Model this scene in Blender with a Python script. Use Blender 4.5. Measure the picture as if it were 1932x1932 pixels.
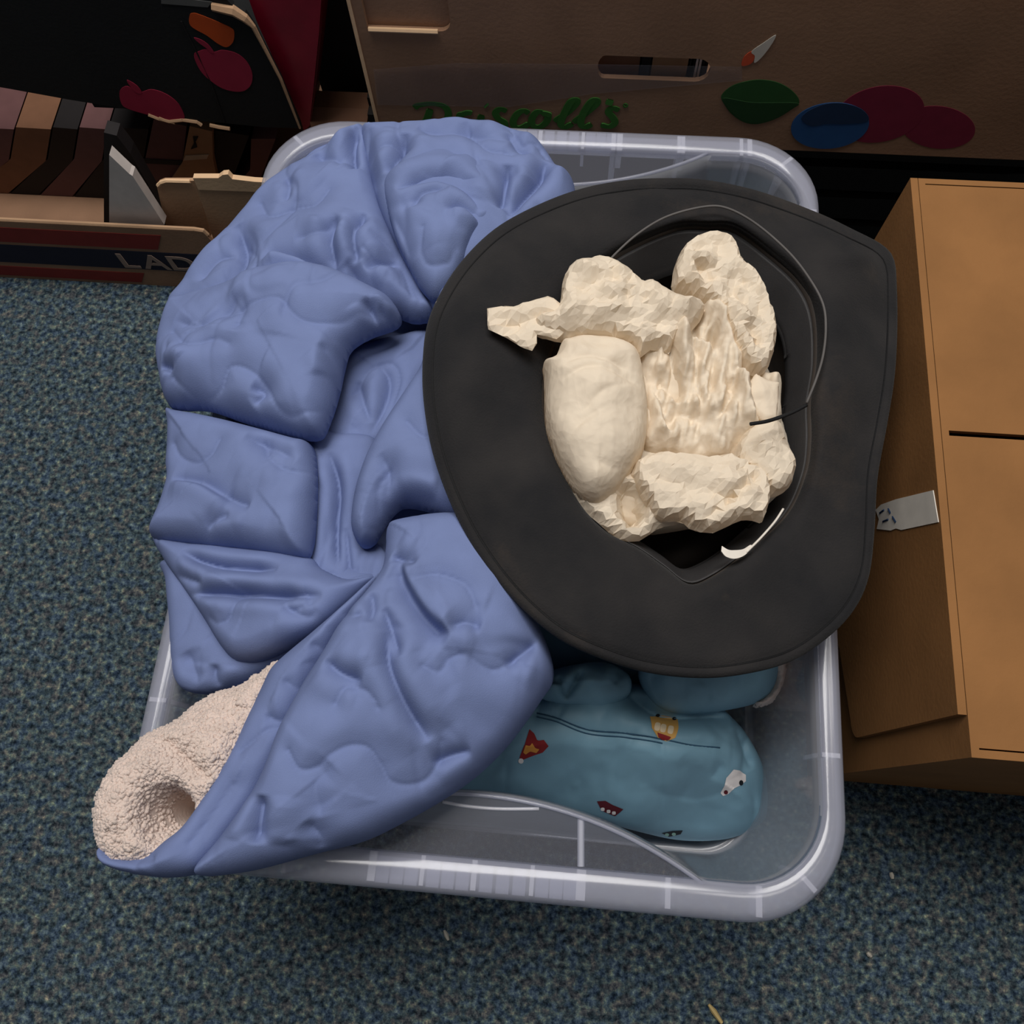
import bpy, math, random
import numpy as np
from mathutils import Vector, Matrix
from mathutils.geometry import tessellate_polygon

for o in list(bpy.data.objects):
    bpy.data.objects.remove(o, do_unlink=True)
random.seed(7)
SC = bpy.context.scene
COL = SC.collection

# ------------------------------------------------------------------ camera
FPX = 1600.0
H = 0.30                       # height of the tub's rim
CAM = np.array([0.0404, 0.0491, 0.8902])
ROT = [math.radians(a) for a in (19.42, 1.82, 4.74)]
cd = bpy.data.cameras.new('camera')
cd.sensor_width = 36.0
cd.lens = 36.0 * FPX / 1932.0
cd.clip_start = 0.01
cam = bpy.data.objects.new('camera', cd)
cam.location = CAM.tolist()
cam.rotation_euler = ROT
COL.objects.link(cam)
SC.camera = cam

# ------------------------------------------------------------------ world, lights, exposure
w = bpy.data.worlds.new('room_light')
SC.world = w
w.use_nodes = True
w.node_tree.nodes['Background'].inputs[0].default_value = (0.93, 0.96, 1.0, 1)
w.node_tree.nodes['Background'].inputs[1].default_value = 0.09


def area(name, loc, size, power, color, target):
    d = bpy.data.lights.new(name, 'AREA')
    d.shape = 'RECTANGLE'
    d.size, d.size_y = size
    d.energy = power
    d.color = color
    o = bpy.data.objects.new(name, d)
    o.location = loc
    o.rotation_euler = (Vector(target) - Vector(loc)).to_track_quat('-Z', 'Y').to_euler()
    COL.objects.link(o)
    return o


area('ceiling_panel_light', (-0.15, 0.74, 2.2), (1.3, 0.8), 36, (1.0, 0.965, 0.92), (0.0, 0.45, 0.3))
area('ceiling_strip_light', (0.95, 0.45, 2.2), (0.25, 1.0), 5, (1.0, 0.95, 0.89), (0.1, 0.3, 0.3))
SC.view_settings.view_transform = 'Standard'
SC.view_settings.look = 'None'
SC.view_settings.gamma = 1.0
SC.view_settings.use_curve_mapping = False
SC.view_settings.exposure = 0.0

# ------------------------------------------------------------------ helpers: measuring
_cx, _sx = math.cos(ROT[0]), math.sin(ROT[0])
_cy, _sy = math.cos(ROT[1]), math.sin(ROT[1])
_cz, _sz = math.cos(ROT[2]), math.sin(ROT[2])
RM = (np.array([[_cz, -_sz, 0], [_sz, _cz, 0], [0, 0, 1]]) @
      np.array([[_cy, 0, _sy], [0, 1, 0], [-_sy, 0, _cy]]) @
      np.array([[1, 0, 0], [0, _cx, -_sx], [0, _sx, _cx]]))


def ray(x, y):
    return RM @ np.array([(x - 966) / FPX, (966 - y) / FPX, -1.0])


def at(x, y, z):
    d = ray(x, y)
    return CAM + d * ((z - CAM[2]) / d[2])


def atY(x, y, Y):
    d = ray(x, y)
    return CAM + d * ((Y - CAM[1]) / d[1])


def atX(x, y, X):
    d = ray(x, y)
    return CAM + d * ((X - CAM[0]) / d[0])


# ------------------------------------------------------------------ helpers: objects
def tag(o, label=None, cat=None, group=None, kind=None):
    if label: o['label'] = label
    if cat: o['category'] = cat
    if group: o['group'] = group
    if kind: o['kind'] = kind
    return o


def empty(name, loc, label, cat, group=None):
    o = bpy.data.objects.new(name, None)
    o.empty_display_size = 0.05
    o.location = [float(v) for v in loc]
    COL.objects.link(o)
    return tag(o, label, cat, group)


def mesh(name, verts, faces, mat, parent=None, smooth=False):
    me = bpy.data.meshes.new(name)
    if isinstance(verts, np.ndarray): verts = verts.tolist()
    me.from_pydata([tuple(map(float, v)) for v in verts], [], [tuple(int(i) for i in f) for f in faces])
    me.materials.append(mat)
    me.validate()
    import bmesh
    bm = bmesh.new(); bm.from_mesh(me)
    bmesh.ops.recalc_face_normals(bm, faces=bm.faces)
    bm.to_mesh(me); bm.free()
    if smooth:
        me.polygons.foreach_set('use_smooth', [True] * len(me.polygons))
    me.update()
    o = bpy.data.objects.new(name, me)
    COL.objects.link(o)
    if parent is not None:
        o.parent = parent
        p = parent
        off = Vector((0, 0, 0))
        while p is not None:
            off += p.location
            p = p.parent
        o.location = -off
    return o


def joinvf(parts):
    V, F = [], []
    for v, f in parts:
        n = len(V)
        V += [tuple(p) for p in v]
        F += [tuple(i + n for i in q) for q in f]
    return V, F


def boxvf(lo, hi):
    (a, b, c), (d, e, f) = lo, hi
    v = [(a, b, c), (d, b, c), (d, e, c), (a, e, c), (a, b, f), (d, b, f), (d, e, f), (a, e, f)]
    return v, [(0, 3, 2, 1), (4, 5, 6, 7), (0, 1, 5, 4), (1, 2, 6, 5), (2, 3, 7, 6), (3, 0, 4, 7)]


def slab(outline, depth, holes=()):
    """3D outline (planar loop) pushed along vector depth, with optional holes."""
    loops = [[Vector(tuple(map(float, p))) for p in outline]] + [[Vector(tuple(map(float, p))) for p in h] for h in holes]
    flat = [p for l in loops for p in l]
    tris = tessellate_polygon(loops)
    n = len(flat)
    dv = Vector(tuple(map(float, depth)))
    V = flat + [p + dv for p in flat]
    F = [tuple(t) for t in tris] + [tuple(i + n for i in reversed(t)) for t in tris]
    k = 0
    for l in loops:
        m = len(l)
        for i in range(m):
            j = (i + 1) % m
            F.append((k + i, k + j, k + j + n, k + i + n))
        k += m
    return [tuple(p) for p in V], F


def tubevf(pts, r, n=8, closed=False):
    P = [Vector(tuple(map(float, p))) for p in pts]
    V, F = [], []
    m = len(P)
    up = Vector((0, 0, 1))
    for i in range(m):
        a = P[i - 1] if (i > 0 or closed) else P[i]
        b = P[(i + 1) % m] if (i < m - 1 or closed) else P[i]
        t = (b - a).normalized()
        s = t.cross(up)
        if s.length < 1e-4: s = t.cross(Vector((1, 0, 0)))
        s.normalize(); u = s.cross(t)
        rr = r[i] if isinstance(r, (list, tuple)) else r
        for k in range(n):
            an = 2 * math.pi * k / n
            V.append(tuple(P[i] + (s * math.cos(an) + u * math.sin(an)) * rr))
    for i in range(m if closed else m - 1):
        j = (i + 1) % m
        for k in range(n):
            l = (k + 1) % n
            F.append((i * n + k, i * n + l, j * n + l, j * n + k))
    if not closed:
        F.append(tuple(range(n))); F.append(tuple((m - 1) * n + k for k in range(n)))
    return V, F


def catmull(pts, n=8, closed=False):
    P = np.array(pts, float)
    m = len(P)
    out = []
    for i in range(m if closed else m - 1):
        if closed:
            p0, p1, p2, p3 = P[i - 1], P[i], P[(i + 1) % m], P[(i + 2) % m]
        else:
            p1, p2 = P[i], P[i + 1]
            p0 = P[i - 1] if i > 0 else 2 * p1 - p2
            p3 = P[i + 2] if i + 2 < m else 2 * p2 - p1
        for k in range(n):
            t = k / n
            out.append(0.5 * ((2 * p1) + (-p0 + p2) * t + (2 * p0 - 5 * p1 + 4 * p2 - p3) * t * t + (-p0 + 3 * p1 - 3 * p2 + p3) * t ** 3))
    if not closed: out.append(P[-1])
    return np.array(out)


# ------------------------------------------------------------------ helpers: materials
def lin(r, g, b):
    f = lambda c: (c / 255) / 12.92 if c / 255 <= 0.04045 else ((c / 255 + 0.055) / 1.055) ** 2.4
    return (f(r), f(g), f(b), 1.0)


def newmat(name):
    m = bpy.data.materials.new(name)
    m.use_nodes = True
    nt = m.node_tree
    return m, nt, nt.nodes['Principled BSDF'], nt.nodes['Material Output']


def cloth_mat(name, rgb, rough=0.75, var=0.12, scale=40, bump=0.15, bscale=900, sheen=0.0, rgb2=None, detail=4, spec=0.3):
    m, nt, b, out = newmat(name)
    tc = nt.nodes.new('ShaderNodeTexCoord')
    n1 = nt.nodes.new('ShaderNodeTexNoise'); n1.inputs['Scale'].default_value = scale; n1.inputs['Detail'].default_value = detail
    nt.links.new(tc.outputs['Object'], n1.inputs['Vector'])
    cr = nt.nodes.new('ShaderNodeValToRGB')
    c = lin(*rgb)
    c2 = lin(*rgb2) if rgb2 else tuple(max(0, x * (1 - var)) for x in c[:3]) + (1,)
    c1 = c if rgb2 else tuple(min(1, x * (1 + var)) for x in c[:3]) + (1,)
    cr.color_ramp.elements[0].position = 0.35; cr.color_ramp.elements[0].color = c2
    cr.color_ramp.elements[1].position = 0.65; cr.color_ramp.elements[1].color = c1
    nt.links.new(n1.outputs['Fac'], cr.inputs['Fac'])
    nt.links.new(cr.outputs['Color'], b.inputs['Base Color'])
    b.inputs['Roughness'].default_value = rough
    b.inputs['Specular IOR Level'].default_value = spec
    if sheen:
        b.inputs['Sheen Weight'].default_value = sheen
        b.inputs['Sheen Roughness'].default_value = 0.5
    if bump:
        n2 = nt.nodes.new('ShaderNodeTexNoise'); n2.inputs['Scale'].default_value = bscale; n2.inputs['Detail'].default_value = 3
        nt.links.new(tc.outputs['Object'], n2.inputs['Vector'])
        bp = nt.nodes.new('ShaderNodeBump'); bp.inputs['Strength'].default_value = bump; bp.inputs['Distance'].default_value = 0.002
        nt.links.new(n2.outputs['Fac'], bp.inputs['Height'])
        nt.links.new(bp.outputs['Normal'], b.inputs['Normal'])
    return m


def plastic_mat(name, milk, rgb=(205, 207, 222), rough=0.22, tint=(0.93, 0.94, 0.97, 1), base_gloss=0.035):
    """clear-ish polypropylene: part see-through, part milky, glossy skin."""
    m, nt, b, out = newmat(name)
    b.inputs['Base Color'].default_value = lin(*rgb)
    b.inputs['Roughness'].default_value = rough
    b.inputs['Specular IOR Level'].default_value = 0.15
    tr = nt.nodes.new('ShaderNodeBsdfTransparent'); tr.inputs[0].default_value = tint
    tl = nt.nodes.new('ShaderNodeBsdfTranslucent'); tl.inputs[0].default_value = lin(*rgb)
    m1 = nt.nodes.new('ShaderNodeMixShader'); m1.inputs[0].default_value = 0.35
    nt.links.new(b.outputs[0], m1.inputs[1]); nt.links.new(tl.outputs[0], m1.inputs[2])
    gl = nt.nodes.new('ShaderNodeBsdfGlossy'); gl.inputs['Roughness'].default_value = rough * 0.6
    lw = nt.nodes.new('ShaderNodeLayerWeight'); lw.inputs[0].default_value = 0.5
    pw = nt.nodes.new('ShaderNodeMath'); pw.operation = 'POWER'; pw.inputs[1].default_value = 4.0
    nt.links.new(lw.outputs['Facing'], pw.inputs[0])
    fr = nt.nodes.new('ShaderNodeMath'); fr.operation = 'MULTIPLY_ADD'; fr.inputs[1].default_value = 0.55; fr.inputs[2].default_value = base_gloss
    nt.links.new(pw.outputs[0], fr.inputs[0])
    m2 = nt.nodes.new('ShaderNodeMixShader'); m2.inputs[0].default_value = milk
    nt.links.new(tr.outputs[0], m2.inputs[1]); nt.links.new(m1.outputs[0], m2.inputs[2])
    m3 = nt.nodes.new('ShaderNodeMixShader')
    nt.links.new(fr.outputs[0], m3.inputs[0]); nt.links.new(m2.outputs[0], m3.inputs[1]); nt.links.new(gl.outputs[0], m3.inputs[2])
    nt.links.new(m3.outputs[0], out.inputs['Surface'])
    return m


def card_mat(name, rgb, var=0.1):
    m = cloth_mat(name, rgb, rough=0.8, var=var, scale=14, bump=0.12, bscale=260, spec=0.2)
    return m


def carpet_mat():
    m, nt, b, out = newmat('carpet_loop_pile')
    tc = nt.nodes.new('ShaderNodeTexCoord')
    v = nt.nodes.new('ShaderNodeTexNoise'); v.inputs['Scale'].default_value = 165; v.inputs['Detail'].default_value = 3; v.inputs['Roughness'].default_value = 0.65
    nt.links.new(tc.outputs['Object'], v.inputs['Vector'])
    hn = nt.nodes.new('ShaderNodeTexNoise'); hn.inputs['Scale'].default_value = 95; hn.inputs['Detail'].default_value = 3
    nt.links.new(tc.outputs['Object'], hn.inputs['Vector'])
    cr = nt.nodes.new('ShaderNodeValToRGB')
    cr.color_ramp.interpolation = 'LINEAR'
    els = [(0.30, (20, 28, 38)), (0.40, (44, 54, 67)), (0.5, (71, 81, 94)), (0.58, (94, 103, 111)), (0.66, (122, 130, 126)), (0.75, (172, 174, 164))]
    e = cr.color_ramp.elements
    e[0].position = els[0][0]; e[0].color = lin(*els[0][1])
    e[1].position = els[-1][0]; e[1].color = lin(*els[-1][1])
    for p, c in els[1:-1]:
        q = e.new(p); q.color = lin(*c)
    nt.links.new(v.outputs['Fac'], cr.inputs['Fac'])
    c2 = nt.nodes.new('ShaderNodeValToRGB')
    c2.color_ramp.elements[0].position = 0.38; c2.color_ramp.elements[0].color = (1.18, 1.0, 0.84, 1)
    c2.color_ramp.elements[1].position = 0.60; c2.color_ramp.elements[1].color = (0.82, 1.0, 1.12, 1)
    q = c2.color_ramp.elements.new(0.5); q.color = (0.92, 1.06, 0.9, 1)
    nt.links.new(hn.outputs['Fac'], c2.inputs['Fac'])
    mm = nt.nodes.new('ShaderNodeMix'); mm.data_type = 'RGBA'; mm.blend_type = 'MULTIPLY'; mm.inputs[0].default_value = 1.0
    nt.links.new(cr.outputs['Color'], mm.inputs[6]); nt.links.new(c2.outputs['Color'], mm.inputs[7])
    nt.links.new(mm.outputs[2], b.inputs['Base Color'])
    b.inputs['Roughness'].default_value = 0.95
    b.inputs['Specular IOR Level'].default_value = 0.1
    n = nt.nodes.new('ShaderNodeTexNoise'); n.inputs['Scale'].default_value = 260; n.inputs['Detail'].default_value = 2
    nt.links.new(tc.outputs['Object'], n.inputs['Vector'])
    bp = nt.nodes.new('ShaderNodeBump'); bp.inputs['Strength'].default_value = 0.9; bp.inputs['Distance'].default_value = 0.004
    nt.links.new(n.outputs['Fac'], bp.inputs['Height'])
    nt.links.new(bp.outputs['Normal'], b.inputs['Normal'])
    return m


def paper_mat():
    m = cloth_mat('tissue_paper', (240, 227, 207), rough=0.85, var=0.03, scale=25, bump=0.0, spec=0.1)
    nt = m.node_tree
    tc = nt.nodes.new('ShaderNodeTexCoord')
    nz = nt.nodes.new('ShaderNodeTexNoise'); nz.inputs['Scale'].default_value = 30; nz.inputs['Detail'].default_value = 2
    nt.links.new(tc.outputs['Object'], nz.inputs['Vector'])
    wv = nt.nodes.new('ShaderNodeVectorMath'); wv.operation = 'MULTIPLY_ADD'; wv.inputs[1].default_value = (.02, .02, .02)
    nt.links.new(nz.outputs['Color'], wv.inputs[0]); nt.links.new(tc.outputs['Object'], wv.inputs[2])
    prev = None
    for sc_, dist in ((48, .0050), (105, .0024), (230, .0010)):
        vo = nt.nodes.new('ShaderNodeTexVoronoi'); vo.inputs['Scale'].default_value = sc_
        nt.links.new(wv.outputs[0], vo.inputs['Vector'])
        bp = nt.nodes.new('ShaderNodeBump'); bp.inputs['Strength'].default_value = 0.22; bp.inputs['Distance'].default_value = dist
        nt.links.new(vo.outputs['Distance'], bp.inputs['Height'])
        if prev: nt.links.new(prev.outputs['Normal'], bp.inputs['Normal'])
        prev = bp
    nt.links.new(prev.outputs['Normal'], nt.nodes['Principled BSDF'].inputs['Normal'])
    b = nt.nodes['Principled BSDF']; out = nt.nodes['Material Output']
    tl = nt.nodes.new('ShaderNodeBsdfTranslucent'); tl.inputs[0].default_value = lin(250, 226, 188)
    mx = nt.nodes.new('ShaderNodeMixShader'); mx.inputs[0].default_value = 0.22
    nt.links.new(b.outputs[0], mx.inputs[1]); nt.links.new(tl.outputs[0], mx.inputs[2])
    nt.links.new(mx.outputs[0], out.inputs['Surface'])
    return m


def felt_mat():
    m, nt, b, out = newmat('black_wool_felt')
    tc = nt.nodes.new('ShaderNodeTexCoord')
    n1 = nt.nodes.new('ShaderNodeTexNoise'); n1.inputs['Scale'].default_value = 22; n1.inputs['Detail'].default_value = 5
    nt.links.new(tc.outputs['Object'], n1.inputs['Vector'])
    cr = nt.nodes.new('ShaderNodeValToRGB')
    cr.color_ramp.elements[0].position = 0.3; cr.color_ramp.elements[0].color = lin(34, 34, 36)
    cr.color_ramp.elements[1].position = 0.78; cr.color_ramp.elements[1].color = lin(49, 47, 47)
    nt.links.new(n1.outputs['Fac'], cr.inputs['Fac'])
    # sparse pale lint specks
    v = nt.nodes.new('ShaderNodeTexVoronoi'); v.inputs['Scale'].default_value = 55; v.inputs['Randomness'].default_value = 1
    nt.links.new(tc.outputs['Object'], v.inputs['Vector'])
    lt = nt.nodes.new('ShaderNodeMath'); lt.operation = 'LESS_THAN'; lt.inputs[1].default_value = 0.06
    nt.links.new(v.outputs['Distance'], lt.inputs[0])
    sep = nt.nodes.new('ShaderNodeSeparateColor'); nt.links.new(v.outputs['Color'], sep.inputs[0])
    gt = nt.nodes.new('ShaderNodeMath'); gt.operation = 'GREATER_THAN'; gt.inputs[1].default_value = 0.80
    nt.links.new(sep.outputs[0], gt.inputs[0])
    mu = nt.nodes.new('ShaderNodeMath'); mu.operation = 'MULTIPLY'
    nt.links.new(lt.outputs[0], mu.inputs[0]); nt.links.new(gt.outputs[0], mu.inputs[1])
    mx = nt.nodes.new('ShaderNodeMix'); mx.data_type = 'RGBA'
    nt.links.new(mu.outputs[0], mx.inputs[0]); nt.links.new(cr.outputs['Color'], mx.inputs[6])
    mx.inputs[7].default_value = lin(120, 112, 104)
    nd = nt.nodes.new('ShaderNodeTexNoise'); nd.inputs['Scale'].default_value = 9; nd.inputs['Detail'].default_value = 6; nd.inputs['Roughness'].default_value = 0.7
    nt.links.new(tc.outputs['Object'], nd.inputs['Vector'])
    mr = nt.nodes.new('ShaderNodeMapRange'); mr.inputs[1].default_value = 0.55; mr.inputs[2].default_value = 0.75; mr.inputs[4].default_value = 0.6
    nt.links.new(nd.outputs['Fac'], mr.inputs[0])
    m4 = nt.nodes.new('ShaderNodeMix'); m4.data_type = 'RGBA'
    nt.links.new(mr.outputs[0], m4.inputs[0]); nt.links.new(mx.outputs[2], m4.inputs[6]); m4.inputs[7].default_value = lin(66, 58, 52)
    nt.links.new(m4.outputs[2], b.inputs['Base Color'])
    b.inputs['Roughness'].default_value = 0.95
    b.inputs['Specular IOR Level'].default_value = 0.12
    b.inputs['Sheen Weight'].default_value = 0.06
    n2 = nt.nodes.new('ShaderNodeTexNoise'); n2.inputs['Scale'].default_value = 700; n2.inputs['Detail'].default_value = 3
    nt.links.new(tc.outputs['Object'], n2.inputs['Vector'])
    bp = nt.nodes.new('ShaderNodeBump'); bp.inputs['Strength'].default_value = 0.35; bp.inputs['Distance'].default_value = 0.0015
    nt.links.new(n2.outputs['Fac'], bp.inputs['Height']); nt.links.new(bp.outputs['Normal'], b.inputs['Normal'])
    return m


def flat(name, rgb, rough=0.7, spec=0.3):
    return cloth_mat(name, rgb, rough=rough, var=0.06, scale=60, bump=0.0, spec=spec)


M = {
    'carpet': carpet_mat(),
    'wall': flat('wall_shade_dark', (60, 52, 48)),  # dark tone stands for the shade behind and between the boxes
    'blue': cloth_mat('blue_quilted_cotton', (114, 128, 171), rough=0.95, var=0.05, scale=30, bump=0.15, bscale=1400, sheen=0.0, spec=0.1),
    'blue_thread': flat('blue_thread', (98, 115, 167)),
    'fleece': cloth_mat('cream_fleece', (216, 198, 188), rough=0.95, var=0.06, scale=120, bump=0.5, bscale=420, sheen=0.3, spec=0.1),
    'teal': cloth_mat('teal_nylon', (120, 160, 180), rough=0.55, var=0.05, scale=35, bump=0.06, bscale=1200, spec=0.45),
    'teal_thread': flat('teal_thread', (54, 88, 112)),
    'felt': felt_mat(),
    'felt_edge': cloth_mat('black_stitching', (20, 20, 22), bump=0.2),
    'lining': cloth_mat('dark_hat_lining', (60, 54, 50), rough=0.6, var=0.1, bump=0.1),
    'sweat': cloth_mat('black_sweatband', (54, 53, 54), rough=0.55, var=0.1, bump=0.1, spec=0.3),
    'cord': flat('grey_cord', (92, 89, 88)),
    'tagwhite': flat('white_tag', (225, 218, 208)),
    'black': flat('black_ink', (14, 14, 15)),
    'paper': paper_mat(),
    'plastic': plastic_mat('clear_plastic_wall', 0.33, rgb=(226, 228, 236)),
    'plastic_rim': plastic_mat('milky_plastic_rim', 0.36, rgb=(222, 224, 240)),
    'plastic_rib': plastic_mat('milky_plastic_rib', 0.75, rgb=(240, 240, 246)),
    'plastic_shelf': plastic_mat('clear_plastic_shelf', 0.09, base_gloss=0.015, rough=0.35),
    'card': card_mat('brown_cardboard', (150, 116, 92)),
    'card_in': card_mat('pale_cardboard', (176, 142, 112)),
    'card_edge': card_mat('torn_cardboard_edge', (224, 188, 150)),
    'card_warm': card_mat('warm_cardboard', (140, 98, 58)),
    'blackcard': card_mat('black_printed_card', (30, 31, 32)),
    'pink': flat('pink_print', (150, 34, 62)),
    'orange': flat('orange_print', (190, 76, 26)),
    'redbook': cloth_mat('red_cover', (142, 16, 44), rough=0.35, bump=0.0, spec=0.5),
    'redprint': flat('red_print', (128, 42, 36)),
    'navy': flat('navy_print', (30, 28, 46)),
    'letter': flat('pale_lettering', (150, 128, 116)),
    'greenscript': flat('green_lettering', (54, 106, 42)),
    'leaf': flat('green_leaf_print', (42, 84, 40)),
    'leaf_dark': flat('dark_green_vein_print', (30, 64, 30)),
    'berry': flat('blue_berry_print', (40, 84, 138)),
    'berry_dark': flat('dark_blue_berry_print', (30, 52, 84)),
    'magenta': flat('magenta_berry_print', (128, 36, 62)),
    'offwhite': flat('off_white_print', (214, 206, 194)),
    'redorange': flat('red_orange_print', (206, 84, 52)),
    'tape': plastic_mat('clear_packing_tape', 0.05, rough=0.3, tint=(1, 1, 1, 1), base_gloss=0.01),
    'book_brown': flat('brown_book_cloth', (120, 84, 62)),
    'book_plum': flat('plum_book_cloth', (104, 72, 72)),
    'book_tan': flat('tan_book_cloth', (158, 122, 90)),
    'book_dark': flat('dark_book_cloth', (30, 26, 27)),
    'book_white': flat('white_book_cover', (214, 204, 198)),
    'pages': flat('book_pages', (190, 172, 148)),
    'shade_box': flat('gap_shade_black', (22, 19, 18)),  # near-black in place of shade, below and beside the fruit carton
    'straw': flat('dry_straw', (196, 172, 116)),
    'crumb': flat('pale_crumb', (176, 170, 158)),
    'ptan': flat('tan_print', (214, 166, 92)),
    'pcream': flat('cream_print', (236, 216, 182)),
    'pred': flat('dark_red_print', (140, 38, 40)),
    'pyellow': flat('amber_print', (218, 148, 66)),
    'pdark': flat('near_black_print', (26, 30, 36)),
    'pmaroon': flat('maroon_print', (92, 26, 38)),
    'pwhite': flat('white_print', (236, 230, 228)),
    'pgreen': flat('pale_green_print', (150, 190, 176)),
}

# ------------------------------------------------------------------ numeric helpers for soft things
_rng = np.random.RandomState(11)
_LAT = _rng.rand(128, 128)


def vnoise(x, y):
    xi = np.floor(x).astype(int); yi = np.floor(y).astype(int)
    fx = x - xi; fy = y - yi
    fx = fx * fx * fx * (fx * (fx * 6 - 15) + 10); fy = fy * fy * fy * (fy * (fy * 6 - 15) + 10)
    a = _LAT[xi % 128, yi % 128]; b = _LAT[(xi + 1) % 128, yi % 128]
    c = _LAT[xi % 128, (yi + 1) % 128]; d = _LAT[(xi + 1) % 128, (yi + 1) % 128]
    return (a * (1 - fx) + b * fx) * (1 - fy) + (c * (1 - fx) + d * fx) * fy - 0.5


def fbm(x, y, sc, octs=3, seed=0.0):
    s = np.zeros_like(x); a = 1.0
    for k in range(octs):
        s += a * vnoise(x * sc + seed * 7.31 + 3.7 * k, y * sc + seed * 3.17 + 9.1 * k)
        a *= 0.5; sc *= 2.03
    return s


def ridged(x, y, sc, octs=3, seed=0.0):
    s = np.zeros_like(x); a = 1.0
    for k in range(octs):
        ca, sa = math.cos(0.9 * k + seed), math.sin(0.9 * k + seed)
        u = (x * ca - y * sa) * sc; v = (x * sa + y * ca) * sc
        s += a * (0.35 - np.abs(vnoise(u + seed * 5.3 + 2.9 * k, v + seed * 8.7 + 6.3 * k)) * 2)
        a *= 0.55; sc *= 1.9
    return s


def facets(x, y, sc, seed):
    """flat triangular facets: random heights joined linearly over a bent triangular lattice"""
    wx = x + 0.35 / sc * fbm(x, y, sc * .55, 2, seed + 3); wy = y + 0.35 / sc * fbm(x, y, sc * .55, 2, seed + 8)
    ca, sa = math.cos(seed), math.sin(seed)
    u = (wx * ca - wy * sa) * sc; v = (wx * sa + wy * ca) * sc
    u, v = u + v * .577 + seed * 31.7, v * 1.155 + seed * 17.3
    i = np.floor(u).astype(int); j = np.floor(v).astype(int); fx = u - i; fy = v - j
    g = lambda p, q: _LAT[p % 128, q % 128] - .5
    A, B, C, Dd = g(i, j), g(i + 1, j), g(i, j + 1), g(i + 1, j + 1)
    return np.where(fx + fy < 1, A + fx * (B - A) + fy * (C - A), Dd + (1 - fx) * (C - Dd) + (1 - fy) * (B - Dd))


def crumple(x, y, f, n=7, seed=0.0, st=(1.0, 1.0)):
    x = x * st[0]; y = y * st[1]
    return facets(x, y, f, seed) + .55 * facets(x, y, f * 1.9, seed + 2.3) + .28 * facets(x, y, f * 3.7, seed + 4.1)


def seg_dist(px, py, poly, closed):
    """min distance of points to a polyline; also nearest point, side sign, param 0..1."""
    A = poly if closed else poly[:-1]
    B = np.roll(poly, -1, axis=0) if closed else poly[1:]
    L = np.hypot(*(B - A).T); cum = np.concatenate([[0], np.cumsum(L)]); tot = cum[-1]
    best = np.full(px.shape, 1e9); nx = np.zeros_like(px); ny = np.zeros_like(px); sd = np.zeros_like(px); tt = np.zeros_like(px)
    for i in range(len(A)):
        ax, ay = A[i]; dx, dy = B[i] - A[i]
        l2 = dx * dx + dy * dy + 1e-14
        t = np.clip(((px - ax) * dx + (py - ay) * dy) / l2, 0, 1)
        qx = ax + t * dx; qy = ay + t * dy
        d = (px - qx) ** 2 + (py - qy) ** 2
        m = d < best
        best[m] = d[m]; nx[m] = qx[m]; ny[m] = qy[m]
        cr = dx * (py - ay) - dy * (px - ax)
        sd[m] = np.sign(cr)[m]; tt[m] = ((cum[i] + t * L[i]) / tot)[m]
    return np.sqrt(best), nx, ny, sd, tt


def inside(px, py, poly):
    res = np.zeros(px.shape, bool)
    n = len(poly)
    for i in range(n):
        x1, y1 = poly[i]; x2, y2 = poly[(i + 1) % n]
        if y1 == y2: continue
        c = ((y1 > py) != (y2 > py)) & (px < (x2 - x1) * (py - y1) / (y2 - y1) + x1)
        res ^= c
    return res


class Base:
    """a smooth sagging surface through a few measured heights"""
    def __init__(self, ctrl, h=H, soft=0.05):
        self.P = np.array([list(at(x, y, h + z)[:2]) + [h + z] for x, y, z in ctrl])
        self.s = soft

    def __call__(self, x, y):
        x = np.asarray(x, float); y = np.asarray(y, float)
        num = np.zeros_like(x); den = np.zeros_like(x)
        for a, b, z in self.P:
            w = 1.0 / (((x - a) ** 2 + (y - b) ** 2) + self.s ** 2) ** 2
            num += w * z; den += w
        return num / den

    def world(self, px, off=0.0):
        out = []
        for x, y in px:
            z = H
            for _ in range(4):
                p = at(x, y, z); z = float(self(p[0], p[1])) + off
            out.append(at(x, y, z)[:2])
        return np.array(out)


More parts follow.
